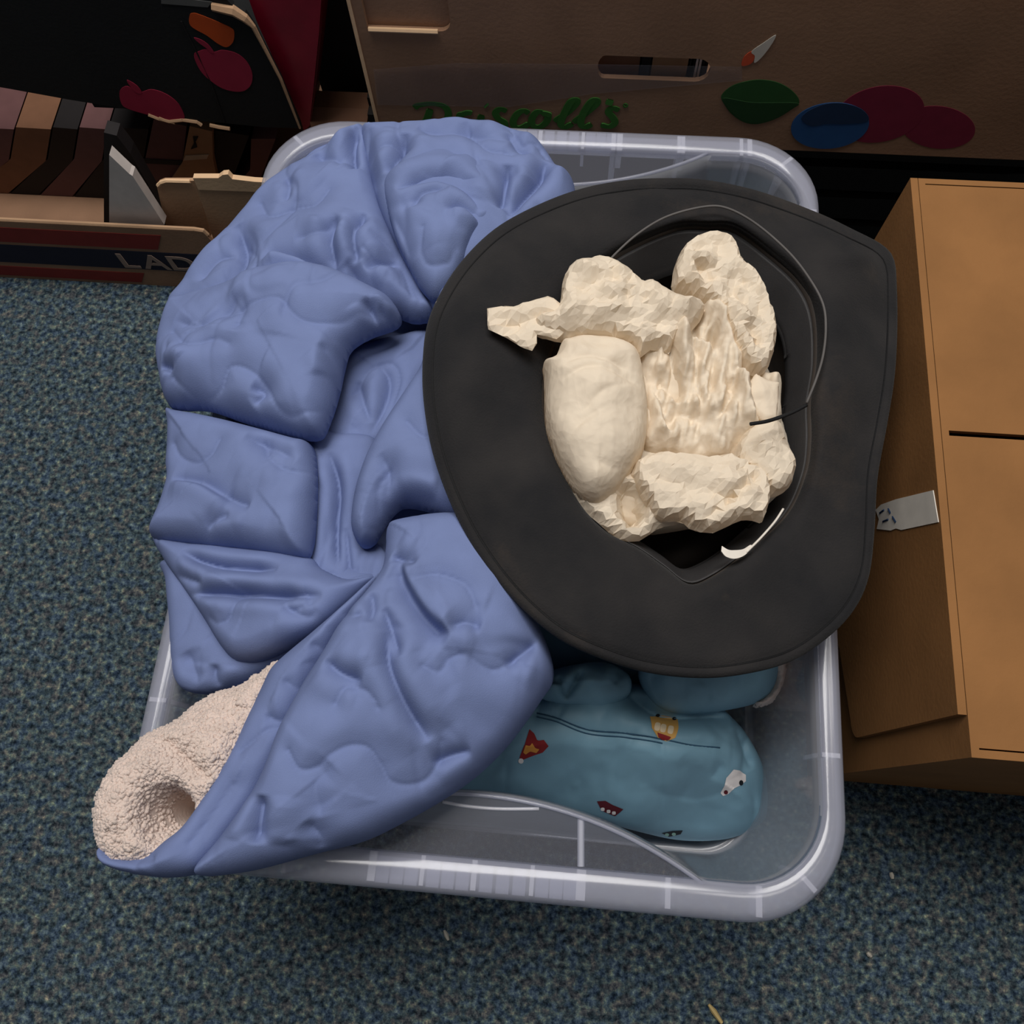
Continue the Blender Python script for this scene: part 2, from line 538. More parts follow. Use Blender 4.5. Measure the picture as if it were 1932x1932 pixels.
class Lobe:
    """a puffed piece of cloth: traced outline, own height, own thickness, creases and stitch lines"""
    def __init__(self, base, poly, off=0.0, A=0.025, R=0.04, B=0.006, creases=(), steps=(), stitches=(), dips=(),
                 noise=((11, 0.007),), ridge=(), sp=0.0014, seed=1.0, jitter=0.0, blur=3, floor=None, sub=6, pucker=0.0, stretch=(1.0, 1.0), facet=False, tight=0.0, Rt=0.013):
        self.facet = facet; self.stretch = stretch; self.tight = tight; self.Rt = Rt; self.pucker = pucker; self.st_px = stitches
        self.base = base; self.off = off; self.A = A; self.R = R; self.B = B
        pp = catmull(poly, sub, closed=True)
        if jitter:
            pp = catmull(poly, 30, closed=True)
            pp = pp + np.random.RandomState(3).randn(*pp.shape) * jitter
        self.poly = base.world(pp, off)
        self.floor = floor; self.noise = noise; self.ridge = ridge; self.sp = sp; self.seed = seed; self.blur = blur
        self.cr = [(base.world(catmull(l, 5), off + A * 0.8), d, w) for l, d, w in creases]
        self.st = [(base.world(catmull(l, 5), off + A * 0.8), d, w) for l, d, w in steps]
        self.sti = [base.world(catmull(l, 6), off + A * 0.8) for l in stitches]
        self.dips = [(base.world([(x, y)], off + A * 0.8)[0], d, w) for x, y, d, w in dips]
        self.stitch_depth = 0.0019; self.stitch_w = 0.0026

    @staticmethod
    def near(X, Y, l, r):
        lo = l.min(0) - r; hi = l.max(0) + r
        return (X > lo[0]) & (X < hi[0]) & (Y > lo[1]) & (Y < hi[1])

    def detail(self, X, Y):
        z = np.zeros_like(X)
        for sc, a in self.noise: z += a * fbm(X, Y, sc, 3, self.seed)
        for sc, a in self.ridge: z += a * crumple(X, Y, sc, 7, self.seed, self.stretch)
        if self.pucker:
            D, _, _, _, t = seg_dist(X, Y, self.poly, True)
            L = t * np.hypot(*(np.roll(self.poly, -1, axis=0) - self.poly).T).sum()
            q = self.seed * 13.7
            warp = 0.012 * fbm(X, Y, 25, 2, self.seed + 4)
            p1 = vnoise((L + warp) / .011 + q, D / .05 + q); p2 = vnoise((L + 2 * warp) / .028 + q + 40, D / .10 + q)
            amp = np.clip(vnoise(L / .05 + q + 70, 0 * D + q) * 2.2 + .55, 0, 1.3)
            z += self.pucker * amp * (.0034 * p1 * np.exp(-D / .012) + .0075 * p2 * np.exp(-(D / .045)))
            # thin random drag lines
            for sc, dep, sd in ((15, .0016, 1.3), (26, .0010, 5.9)):
                wx = X + .02 * fbm(X, Y, 14, 2, sd + self.seed); wy = Y * .55 + .02 * fbm(X, Y, 14, 2, sd + 9 + self.seed)
                n = fbm(wx, wy, sc, 2, sd + self.seed * 2); e = 1e-3
                gx = (fbm(wx + e, wy, sc, 2, sd + self.seed * 2) - n) / e; gy = (fbm(wx, wy + e, sc, 2, sd + self.seed * 2) - n) / e
                dd = np.abs(n) / (np.hypot(gx, gy) + 4)
                mk = np.clip(fbm(X, Y, 16, 2, sd + 31 + self.seed) * 5 - .1, 0, 1)
                z += self.pucker * dep * mk * (-np.exp(-(dd / .0020) ** 2) - .3 * np.exp(-(dd / .006) ** 2))
        for l, d, w in self.cr:
            m = self.near(X, Y, l, 7 * w)
            if not m.any(): continue
            D, _, _, s, t = seg_dist(X[m], Y[m], l, False)
            tp = np.clip(np.minimum(t, 1 - t) / 0.2, 0, 1) ** .7
            z[m] += tp * d * (-.55 * np.exp(-(D / w) ** 2) - .6 * np.exp(-D / (.42 * w)) + 0.36 * np.exp(-((D - 2.4 * w) / (1.5 * w)) ** 2))
        for l, d, w in self.st:
            m = self.near(X, Y, l, max(7 * w, .03))
            if not m.any(): continue
            D, _, _, s, t = seg_dist(X[m], Y[m], l, False)
            tp = np.clip(np.minimum(t, 1 - t) / 0.15, 0, 1)
            sg = 1 / (1 + np.exp(-np.clip(D * s / .0009, -30, 30)))
            z[m] += tp * d * (-(1 - sg) * np.exp(-D / w) + sg * 0.40 * np.exp(-((D - 0.005) / 0.009) ** 2))
        for l in self.sti:
            m = self.near(X, Y, l, .045)
            if not m.any(): continue
            D, _, _, s, t = seg_dist(X[m], Y[m], l, False)
            z[m] += -.0020 * np.exp(-(D / .006) ** 2) - .0016 * np.exp(-(D / .0015) ** 2) * (0.75 + 0.25 * np.cos(t * 300)) + .0014 * np.exp(-((D - .015) / .010) ** 2)
        for p, d, w in self.dips:
            D = np.hypot(X - p[0], Y - p[1])
            z -= d * np.exp(-(D / w) ** 2.6)
        return z

    def shape(self, D):
        q = lambda r: np.sqrt(np.maximum(0, 1 - (1 - np.clip(D / r, 0, 1)) ** 2))
        return (1 - self.tight) * q(self.R) + self.tight * q(min(self.Rt, self.R))

    def grid(self):
        P = self.poly; s = self.sp
        lo = P.min(0) - 2 * s; hi = P.max(0) + 2 * s
        xs = np.arange(lo[0], hi[0], s); ys = np.arange(lo[1], hi[1], s)
        X, Y = np.meshgrid(xs, ys, indexing='ij')
        if self.facet:
            rg = np.random.RandomState(int(self.seed * 10))
            X = X + (rg.rand(*X.shape) - .5) * .8 * s; Y = Y + (rg.rand(*X.shape) - .5) * .8 * s
        D, nx, ny, _, _ = seg_dist(X, Y, P, True)
        return X, Y, D, nx, ny, inside(X, Y, P)

    def build(self, name, mat, parent=None):
        X, Y, D, nx, ny, I = self.grid()
        t = np.clip(D / self.R, 0, 1)
        prof = np.where(I, self.shape(D), 0)
        for _ in range(self.blur):
            q = prof.copy()
            q[1:-1, 1:-1] = (prof[1:-1, 1:-1] * 2 + prof[:-2, 1:-1] + prof[2:, 1:-1] + prof[1:-1, :-2] + prof[1:-1, 2:]) / 6
            k = np.clip(D / (4 * self.sp), 0, 1)
            prof = np.where(I, prof * (1 - k) + q * k, 0)
        Z0 = self.base(X, Y) + self.off
        edge = np.clip(D / 0.012, 0, 1)
        top = Z0 + self.A * prof + self.detail(X, Y) * np.where(I, 0.25 + 0.75 * edge, 0) * np.where(I, np.clip(D / (3 * self.sp), 0, 1), 0)
        if self.floor is not None:
            bot = Z0 - (Z0 - self.floor) * np.clip(D / 0.03, 0, 1) ** 0.5
        else:
            bot = Z0 - self.B * prof
        bot = np.minimum(bot, top - .0015 * np.where(I, 1, 0))
        # cells that touch the inside; their outside corners slide onto the outline
        c = I[:-1, :-1] | I[1:, :-1] | I[:-1, 1:] | I[1:, 1:]
        use = np.zeros_like(I)
        use[:-1, :-1] |= c; use[1:, :-1] |= c; use[:-1, 1:] |= c; use[1:, 1:] |= c
        rim = use & ~I
        Xs = np.where(rim, nx, X); Ys = np.where(rim, ny, Y)
        Zt = np.where(rim, self.base(nx, ny) + self.off, top)
        idx = -np.ones(I.shape, int); n = int(use.sum()); idx[use] = np.arange(n)
        V = np.stack([Xs[use], Ys[use], Zt[use]], 1)
        inn = use & I
        idb = idx.copy(); m = int(inn.sum()); idb[inn] = n + np.arange(m)
        Vb = np.stack([X[inn], Y[inn], bot[inn]], 1)
        a, b = np.nonzero(c)
        Ft = np.stack([idx[a, b], idx[a + 1, b], idx[a + 1, b + 1], idx[a, b + 1]], 1)
        Fb = np.stack([idb[a, b], idb[a, b + 1], idb[a + 1, b + 1], idb[a + 1, b]], 1)
        keep = (Fb >= n).any(1)
        V = np.concatenate([V, Vb]); F = np.concatenate([Ft, Fb[keep]])
        return rawmesh(name, V, F, mat, parent, smooth=not self.facet)

    def height(self, x, y):
        D, _, _, _, _ = seg_dist(x, y, self.poly, True)
        prof = self.shape(D)
        return self.base(x, y) + self.off + self.A * prof + self.detail(x, y) * (0.25 + 0.75 * np.clip(D / 0.012, 0, 1))

    def thread(self, pts, lift=0.0):
        W = self.base.world(catmull(pts, 8), self.off + self.A * 0.9)
        z = self.height(W[:, 0], W[:, 1])
        return [(p[0], p[1], q + lift) for p, q in zip(W, z)]

    def patch(self, name, pts, mat, parent, lift=0.0006):
        """flat print lying on the cloth"""
        W = self.base.world(pts, self.off + self.A * 0.9)
        # refine through it: iterate with real height
        W2 = []
        for (px, py), q in zip(pts, W):
            z = float(self.height(np.array([q[0]]), np.array([q[1]]))[0])
            for _ in range(3):
                p = at(px, py, z); z = float(self.height(np.array([p[0]]), np.array([p[1]]))[0])
            W2.append(p[:2])
        poly = np.array(W2)
        s = 0.0009
        lo = poly.min(0) - 2 * s; hi = poly.max(0) + 2 * s
        X, Y = np.meshgrid(np.arange(lo[0], hi[0], s), np.arange(lo[1], hi[1], s), indexing='ij')
        D, nx, ny, _, _ = seg_dist(X, Y, poly, True)
        I = inside(X, Y, poly)
        c = I[:-1, :-1] | I[1:, :-1] | I[:-1, 1:] | I[1:, 1:]
        use = np.zeros_like(I)
        use[:-1, :-1] |= c; use[1:, :-1] |= c; use[:-1, 1:] |= c; use[1:, 1:] |= c
        rim = use & ~I
        Xs = np.where(rim, nx, X)[use]; Ys = np.where(rim, ny, Y)[use]
        Z = self.height(Xs, Ys) + lift
        idx = -np.ones(I.shape, int); idx[use] = np.arange(len(Xs))
        a, b = np.nonzero(c)
        F = np.stack([idx[a, b], idx[a + 1, b], idx[a + 1, b + 1], idx[a, b + 1]], 1)
        V = np.stack([Xs, Ys, Z], 1)
        n = len(V)
        V = np.concatenate([V, V - [0, 0, 0.0012]])
        F = np.concatenate([F, F[:, ::-1] + n])
        return rawmesh(name, V, F, mat, parent)


def rawmesh(name, V, F, mat, parent=None, smooth=True):
    me = bpy.data.meshes.new(name)
    V = np.asarray(V, np.float32); F = np.asarray(F, np.int32)
    # drop degenerate quads -> triangles handled by validate
    me.vertices.add(len(V)); me.vertices.foreach_set('co', V.ravel())
    k = F.shape[1]
    me.loops.add(F.size); me.loops.foreach_set('vertex_index', F.ravel())
    me.polygons.add(len(F)); me.polygons.foreach_set('loop_start', np.arange(0, F.size, k, dtype=np.int32))
    me.polygons.foreach_set('use_smooth', np.full(len(F), smooth))
    me.update(calc_edges=True); me.validate()
    me.materials.append(mat)
    o = bpy.data.objects.new(name, me); COL.objects.link(o)
    if parent is not None:
        o.parent = parent
        off = Vector((0, 0, 0)); p = parent
        while p is not None:
            off += p.location; p = p.parent
        o.location = -off
    return o


# ------------------------------------------------------------------ the room
fl = mesh('floor', [(-2.2, -1.2, 0), (2.2, -1.2, 0), (2.2, 1.5, 0), (-2.2, 1.5, 0)], [(0, 1, 2, 3)], M['carpet'])
tag(fl, 'dark blue-green speckled carpet under the boxes', 'floor', kind='structure')
wb = mesh('wall_back', *boxvf((-2.2, 1.42, 0), (2.2, 1.5, 2.7)), M['wall'])
tag(wb, 'wall coloured dark for shade behind the stacked boxes', 'wall', kind='structure')

# ------------------------------------------------------------------ the clear tub
TW, TD, TR, TY0 = 0.48, 0.617, 0.068, -0.007
tub = empty('storage_tub', (0, TD / 2, 0.0), 'clear milky plastic storage tub holding the jackets and hat', 'tub')


def ring(ins, z, insy=None, nc=12, ns=26, rec=0.0, rmin=0.02):
    insy = ins if insy is None else insy
    hx = TW / 2 - ins; y0 = TY0 + insy; y1 = TD - insy
    r = max(TR - ins, rmin)
    P = []
    def side(a, b, n):
        for k in range(n):
            t = k / n
            P.append([a[0] + (b[0] - a[0]) * t, a[1] + (b[1] - a[1]) * t])
    def corner(cx, cy, a0):
        for k in range(nc):
            an = a0 + (math.pi / 2) * k / nc
            P.append([cx + r * math.cos(an), cy + r * math.sin(an)])
    side((-hx + r, y0), (hx - r, y0), 2 * ns); corner(hx - r, y0 + r, -math.pi / 2)
    side((hx, y0 + r), (hx, y1 - r), ns); corner(hx - r, y1 - r, 0)
    side((hx - r, y1), (-hx + r, y1), 2 * ns); corner(-hx + r, y1 - r, math.pi / 2)
    side((-hx, y1 - r), (-hx, y0 + r), ns); corner(-hx + r, y0 + r, math.pi)
    out = []
    for x, y in P:
        if rec > 0 and abs(x) < HANDLE and (abs(y - y0) < 1e-6 or abs(y - y1) < 1e-6):
            s = rec * arc(x)
            y += s if abs(y - y0) < 1e-6 else -s
        out.append((x, y, z))
    return out


HANDLE = 0.147
SAG = 0.042


def arc(x):
    Rr = (HANDLE ** 2 + SAG ** 2) / (2 * SAG)
    return math.sqrt(max(Rr * Rr - x * x, 0)) - (Rr - SAG)


def rings_vf(rs, close=False, cap=False):
    V, F = [], []
    n = len(rs[0])
    for r in rs: V += r
    m = len(rs)
    for i in range(m if close else m - 1):
        j = (i + 1) % m
        for k in range(n):
            l = (k + 1) % n
            F.append((i * n + k, i * n + l, j * n + l, j * n + k))
    if cap: F.append(tuple((m - 1) * n + k for k in range(n)))
    return V, F


RW = 0.70
EY = 1.44   # the ends of the rim are wider than the sides
rs = []
for z, ins, rec in ((H - .004, .0150, 1), (H - .02, .0165, 1), (H - .05, .019, .96), (H - .08, .0215, .8), (H - .11, .024, .5), (H - .14, .0265, .2),
                    (H - .165, .029, .0), (.14, .030, 0), (.08, .034, 0), (.03, .038, 0), (.014, .040, 0), (.008, .044, 0), (.006, .051, 0)):
    rs.append(ring(ins, z, ins + .0066, rec=rec))
V, F = rings_vf(rs, cap=True)
tb = mesh('tub_body', V, F, M['plastic'], tub, smooth=True)
so = tb.modifiers.new('wall', 'SOLIDIFY'); so.thickness = 0.002; so.offset = 0
prof = [(.0235, H - .009), (.0225, H - .002), (.0200, H), (.0075, H - .0008), (.0035, H - .0022), (.0008, H - .006), (0, H - .010), (-.0006, H - .024), (.0008, H - .0245),
        (.0018, H - .012), (.0045, H - .0055), (.0095, H - .0030), (.0195, H - .0025), (.0210, H - .004), (.0218, H - .009)]
V, F = rings_vf([ring(a * RW, z, a * RW * EY) for a, z in prof], close=True)
mesh('rim', V, F, M['plastic_rim'], tub, smooth=True)
# D-shaped hand shelves at both ends
for end in (0, 1):
    y0 = 0.0215 * RW * EY - .001
    xs = np.linspace(-HANDLE, HANDLE, 41)
    ol = [(x, TY0 + y0 if not end else TD - y0, H - .003) for x in xs] + [(x, (TY0 + y0 + arc(x)) if not end else TD - y0 - arc(x), H - .003) for x in xs[::-1][1:-1]]
    mesh('hand_shelf', *slab(ol, (0, 0, -.002)), M['plastic_shelf'], tub)
    ed = [(x, (TY0 + y0 + arc(x)) if not end else TD - y0 - arc(x), H - .003) for x in xs]
    mesh('shelf_edge', *tubevf(ed, .0015, 6), M['plastic_rim'], tub, smooth=True)
# gusset ribs below the rim
def rib_end(x, th, end, deep=.05):
    yo, yi = (.0045, .0215 * RW * EY + .001)
    prof = [(yo, H - .0025), (yi, H - .0025), (yi, H - deep), (yi - .004, H - deep), (yo + .004, H - .022), (yo, H - .022)]
    ol = [(x - th / 2, TY0 + y if not end else TD - y, z) for y, z in prof]
    mesh('rib', *slab(ol, (th, 0, 0)), M['plastic_rib'], tub)
def rib_side(y, th, sgn):
    prof = [(.0035, H - .0025), (.0155, H - .0025), (.0170, H - .04), (.015, H - .04), (.005, H - .022), (.0035, H - .022)]
    ol = [(sgn * (TW / 2 - a), y - th / 2, z) for a, z in prof]
    mesh('rib', *slab(ol, (0, th, 0)), M['plastic_rib'], tub)
fx = [at(px, 1640 + (px - 690) * .09, H)[0] for px in (535, 700, 795, 893, 1003, 1096, 1261, 1434)]
for x, th in zip(fx, (.0025, .005, .0028, .0035, .0028, .006, .0035, .0040)):
    rib_end(x, th, 0, .024)
    rib_end(x, th, 1, .024 if abs(x) < .145 else .05)
bx = [at(px, 250, H)[0] for px in (1160, 1283, 1400)]
for x, th in zip(bx, (.005, .0035, .0030)):
    rib_end(x, th, 1, .055)
for y in (.10, .20, .32, .44, .54):
    rib_side(y, .003, 1); rib_side(y, .003, -1)
for sx in (-1, 1):
    for ey in (0, 1):
        cx = sx * (TW / 2 - TR); cy = TY0 + TR if not ey else TD - TR
        dx, dy = sx * .7071, (-.7071 if not ey else .7071)
        ol = []
        for a, z in ((TR - .0035, H - .0025), (TR - .018, H - .0025), (TR - .020, H - .045), (TR - .017, H - .045), (TR - .006, H - .022), (TR - .0035, H - .022)):
            ol.append((cx + dx * a - dy * .0016, cy + dy * a + dx * .0016, z))
        mesh('rib', *slab(ol, (dy * .0032, -dx * .0032, 0)), M['plastic_rib'], tub)
# ridged grip bars between the middle ribs
for end in (0, 1):
    for a, b in zip(fx[1:5], fx[2:6]):
        for k in range(3):
            c = a + (b - a) * (k + .75) / 3.5
            ol = [(c - .0042, TY0 + y if not end else TD - y, H - .0032) for y in (.004, .020)]
            ol = [ol[0], (ol[0][0] + .0084, ol[0][1], ol[0][2]), (ol[1][0] + .0084, ol[1][1], ol[1][2]), ol[1]]
            mesh('grip_bar', *slab(ol, (0, 0, -.006)), M['plastic_rim'], tub)
# reinforcing rib across the front shelf
p0 = at(1096, 1545, H - .006); p1 = at(1096, 1635, H - .006)
mesh('rib', *tubevf([p0, p1], .0022, 6), M['plastic_rib'], tub)
q = catmull([at(835, 1513, H - .004), at(880, 1521, H - .004), at(940, 1526, H - .004), at(1017, 1526, H - .004)], 6)
mesh('shelf_edge', *tubevf(q, .0012, 6), M['plastic_rib'], tub, smooth=True)

# ------------------------------------------------------------------ blue quilted jacket
ZB = Base([(900, 250, .022), (750, 240, .02), (600, 300, .02), (480, 375, .010), (345, 560, -.004), (305, 690, -.012), (318, 880, -.016), (296, 1010, -.012), (322, 1130, 0),
           (345, 1290, -.004), (400, 1300, 0), (550, 600, .034), (450, 700, .016), (450, 900, .012), (450, 1100, .012), (700, 500, .038), (850, 450, .040), (1050, 330, .022),
           (780, 640, .020), (620, 900, .030), (800, 850, .036), (900, 1100, .040), (750, 1280, .052), (680, 1200, .048), (850, 1250, .050), (1030, 1260, .010), (900, 1460, .002), (820, 1500, .004),
           (600, 1600, .012), (300, 1650, .032), (230, 1460, .048), (400, 1400, .030), (330, 1520, .056), (600, 1400, .042), (700, 1450, .030), (480, 1560, .020), (690, 1060, .018)])
jk = empty('quilted_jacket', at(640, 900, 0.012), 'blue quilted jacket with cream fleece lining slumped over the tub', 'jacket')

Lobe(ZB, [(620, 270), (900, 248), (1040, 330), (980, 500), (880, 620), (860, 900), (930, 1100), (980, 1230), (880, 1380), (660, 1450), (480, 1380), (420, 1270), (420, 1150),
          (410, 900), (450, 700), (470, 540), (530, 380)], off=-.030, A=.012, R=.05, floor=.012, sp=.004, seed=2).build('jacket_body', M['blue'], jk)

LB = {}
LB['inner_panel'] = Lobe(ZB, [(655, 672), (700, 648), (760, 634), (815, 628), (830, 680), (800, 740), (755, 800), (712, 860), (690, 930), (670, 960), (640, 880), (598, 845), (622, 790), (640, 740)],
    off=-.020, A=.014, R=.04, creases=[([(715, 690), (735, 720), (725, 770), (700, 820)], .004, .005), ([(675, 720), (690, 770), (700, 800)], .003, .004)],
    stitches=[[(668, 745), (700, 700), (738, 690), (755, 720), (735, 780)]], seed=3)
LB['side_strip'] = Lobe(ZB, [(570, 815), (640, 820), (710, 830), (716, 900), (700, 1000), (735, 1050), (752, 1090), (700, 1140), (620, 1150), (575, 1100), (560, 950)],
    off=-.014, A=.014, R=.03, creases=[([(625, 860), (640, 920), (636, 1000), (640, 1080)], .006, .004), ([(655, 1000), (660, 1050), (662, 1095)], .003, .003)], seed=4)
LB['back_panel'] = Lobe(ZB, [(676, 262), (632, 290), (584, 316), (518, 358), (490, 386), (436, 446), (390, 494), (350, 550), (322, 590), (350, 650), (440, 640), (540, 600), (640, 560), (690, 590), (745, 600),
    (785, 612), (822, 600), (800, 555), (770, 505), (735, 430), (712, 350), (705, 270)], off=.0, A=.026, R=.05,
    steps=[([(640, 532), (605, 514), (565, 497), (530, 494), (500, 506)], .018, .008)],
    creases=[([(640, 425), (628, 460), (634, 505)], .007, .006), ([(690, 410), (672, 455), (676, 500)], .006, .005), ([(452, 430), (464, 490), (440, 560), (428, 590)], .008, .010),
             ([(595, 290), (625, 305), (655, 320)], .006, .012), ([(676, 245), (668, 290), (672, 330)], .008, .006), ([(545, 345), (552, 370), (545, 395)], .003, .004),
             ([(700, 450), (740, 470), (770, 520), (800, 580)], .004, .006), ([(560, 460), (610, 450), (640, 420)], .003, .006), ([(690, 510), (720, 495), (750, 490)], .005, .006),
             ([(655, 500), (690, 545), (720, 560)], .006, .006), ([(380, 545), (420, 500), (450, 490)], .004, .008)],
    stitches=[[(495, 390), (515, 420), (560, 405), (600, 398), (625, 370)], [(690, 480), (712, 500), (742, 485), (760, 510), (778, 560)], [(470, 470), (490, 500), (480, 540)]], seed=5)
LB['collar'] = Lobe(ZB, [(684, 285), (690, 263), (747, 259), (832, 256), (895, 256), (950, 264), (990, 274), (1018, 290), (1040, 314), (1056, 338), (1085, 365), (1075, 430), (985, 490), (915, 530), (880, 590),
    (845, 620), (815, 590), (785, 540), (757, 490), (722, 420), (698, 345)], off=.004, A=.030, R=.045,
    creases=[([(770, 270), (758, 300), (735, 335)], .007, .007), ([(700, 250), (690, 300), (710, 350)], .006, .007), ([(790, 255), (840, 262), (890, 258)], .004, .009), ([(1030, 310), (1015, 350), (985, 380), (960, 410)], .009, .006),
             ([(960, 262), (975, 290), (1000, 305)], .004, .006), ([(960, 330), (950, 375), (940, 400)], .009, .007), ([(800, 540), (840, 530), (865, 515)], .006, .004), ([(880, 240), (900, 270), (960, 285)], .003, .008)],
    stitches=[[(965, 250), (985, 285), (1010, 280), (1030, 300)], [(885, 260), (920, 300), (965, 310)], [(705, 300), (745, 290), (775, 300)]], seed=6)
LB['rolled_collar'] = Lobe(ZB, [(726, 352), (760, 325), (800, 306), (850, 298), (898, 312), (928, 345), (940, 385), (932, 425), (905, 450), (888, 478), (872, 520), (852, 556), (822, 572), (794, 548), (768, 500), (748, 455), (732, 400)],
    off=.020, A=.020, R=.032,
    steps=[([(905, 470), (912, 430), (895, 408), (868, 400), (840, 404)], .012, .005)],
    creases=[([(748, 362), (790, 345), (840, 340), (890, 362), (915, 395)], .007, .006), ([(775, 400), (800, 370), (850, 362)], .004, .006), ([(740, 400), (760, 440), (775, 490)], .005, .007)],
    stitches=[[(800, 440), (796, 480), (812, 505), (845, 498), (860, 470)]], seed=7)
LB['sleeve'] = Lobe(ZB, [(303, 680), (310, 632), (330, 578), (372, 566), (440, 548), (500, 524), (545, 514), (600, 514), (655, 530), (700, 552), (738, 572), (758, 602), (748, 622), (700, 640), (664, 664), (652, 700), (642, 745), (626, 795), (604, 832),
    (545, 824), (470, 802), (400, 778), (350, 776), (322, 768), (310, 725)], off=.016, A=.030, R=.045,
    creases=[([(335, 610), (380, 620), (420, 600), (450, 575)], .004, .009), ([(690, 570), (706, 595), (712, 620)], .008, .004), ([(715, 580), (728, 600), (722, 620)], .006, .003), ([(655, 660), (640, 680), (645, 700)], .006, .005),
             ([(306, 690), (325, 698), (330, 706)], .006, .004), ([(322, 768), (350, 778), (360, 790)], .005, .005), ([(480, 735), (500, 745), (478, 765)], .005, .007), ([(610, 660), (636, 690)], .003, .005), ([(440, 560), (460, 600), (450, 640)], .004, .012)],
    steps=[([(470, 812), (440, 785), (390, 766)], .008, .006)],
    stitches=[[(440, 600), (492, 577), (535, 577), (560, 606), (586, 619), (632, 615), (675, 594), (690, 590)], [(330, 715), (339, 725), (373, 746), (416, 734), (441, 700), (479, 708), (509, 738), (530, 776), (560, 785), (603, 768), (620, 729)],
              [(330, 630), (360, 660), (410, 650), (440, 660)]], seed=8)
LB['chest_fold'] = Lobe(ZB, [(812, 668), (790, 715), (758, 765), (720, 822), (692, 875), (672, 940), (666, 1000), (684, 1034), (708, 1028), (728, 995), (750, 968), (772, 960), (812, 968), (870, 985), (910, 950), (905, 800), (870, 660)],
    off=.004, A=.032, R=.042, creases=[([(755, 950), (790, 944), (820, 948)], .008, .004), ([(700, 985), (715, 1005), (720, 1020)], .006, .004), ([(720, 860), (735, 900), (725, 940)], .003, .007)],
    stitches=[[(735, 890), (715, 920), (712, 960)], [(770, 800), (800, 830), (830, 820)]], seed=9)
LB['lower_flap'] = Lobe(ZB, [(316, 1063), (420, 1040), (600, 1056), (728, 1092), (650, 1180), (560, 1238), (470, 1290), (413, 1307), (381, 1310), (345, 1299), (330, 1264), (327, 1224), (324, 1164), (319, 1103)],
    off=-.020, A=.024, R=.035, creases=[([(410, 1255), (405, 1275), (408, 1295)], .004, .005), ([(355, 1230), (365, 1260), (372, 1290)], .003, .008)], seed=10)
LB['pocket_flap'] = Lobe(ZB, [(296, 1018), (350, 1024), (440, 1034), (580, 1052), (612, 1076), (660, 1096), (712, 1092), (664, 1140), (604, 1192), (548, 1224), (494, 1248), (452, 1251), (424, 1226), (388, 1168), (350, 1112), (316, 1063)],
    off=-.002, A=.024, R=.03, creases=[([(350, 1120), (440, 1124), (520, 1128), (610, 1126)], .007, .004), ([(345, 1042), (385, 1062), (440, 1074), (530, 1078)], .006, .004), ([(325, 1080), (360, 1095), (390, 1106)], .004, .004),
             ([(540, 1150), (580, 1165), (600, 1150)], .003, .005)], stitches=[[(455, 1135), (440, 1170), (415, 1178), (400, 1168)], [(540, 1140), (556, 1155), (590, 1140)]], seed=11)
LB['pocket_panel'] = Lobe(ZB, [(320, 778), (345, 782), (400, 792), (480, 812), (560, 834), (592, 846), (600, 900), (598, 980), (592, 1036), (576, 1058), (520, 1050), (440, 1040), (350, 1030), (298, 1022), (293, 1006), (308, 962), (322, 917), (320, 881), (323, 820)],
    off=.008, A=.026, R=.034, steps=[([(440, 952), (420, 940), (390, 922), (360, 913), (328, 910)], .010, .006)],
    creases=[([(430, 940), (460, 955), (480, 960)], .004, .006), ([(470, 830), (520, 850), (560, 870)], .004, .008), ([(395, 1000), (410, 985), (440, 975)], .002, .004)],
    stitches=[[(330, 838), (345, 865), (375, 878), (405, 862), (420, 835)], [(498, 838), (512, 868), (532, 886), (560, 892), (588, 882)], [(310, 1016), (370, 1018), (430, 1030), (500, 1038), (576, 1050)], [(386, 1020), (398, 995), (430, 982)]], seed=12)
FLEECE = Lobe(ZB, [(535, 1250), (500, 1268), (461, 1293), (410, 1311), (367, 1337), (342, 1360), (312, 1374), (282, 1387), (262, 1406), (240, 1428), (205, 1468), (188, 1530), (194, 1592), (225, 1628), (300, 1632), (350, 1606), (392, 1560), (440, 1490), (486, 1400), (526, 1316)],
    off=.004, A=.022, R=.022, dips=[(306, 1530, .072, .0120), (318, 1518, .010, .022)], noise=((30, .006), (170, .0020)), sp=.0011, jitter=1.6,
    creases=[([(300, 1392), (330, 1410), (375, 1450), (400, 1470)], .006, .005), ([(265, 1560), (280, 1580), (300, 1595)], .005, .004)], seed=13, blur=1)
LB['hem_band'] = Lobe(ZB, [(730, 1070), (700, 1130), (660, 1190), (625, 1250), (596, 1310), (574, 1370), (550, 1430), (520, 1490), (480, 1550), (430, 1610), (390, 1644), (325, 1656), (261, 1649),
    (212, 1634), (196, 1610), (204, 1592), (240, 1612), (287, 1608), (325, 1580), (359, 1550), (410, 1475), (444, 1416), (478, 1348), (503, 1297), (520, 1264), (546, 1238), (601, 1192), (660, 1140), (712, 1090)],
    off=.004, A=.026, R=.022, creases=[([(540, 1285), (560, 1300), (580, 1298)], .002, .004), ([(505, 1350), (530, 1362), (548, 1352)], .002, .004), ([(640, 1150), (655, 1172), (650, 1195)], .003, .004), ([(590, 1215), (610, 1228), (612, 1245)], .003, .004), ([(250, 1640), (262, 1622), (300, 1620)], .003, .004)],
    stitches=[[(455, 1418), (480, 1400), (510, 1378), (540, 1372)], [(360, 1590), (400, 1540), (440, 1480)]], seed=15)
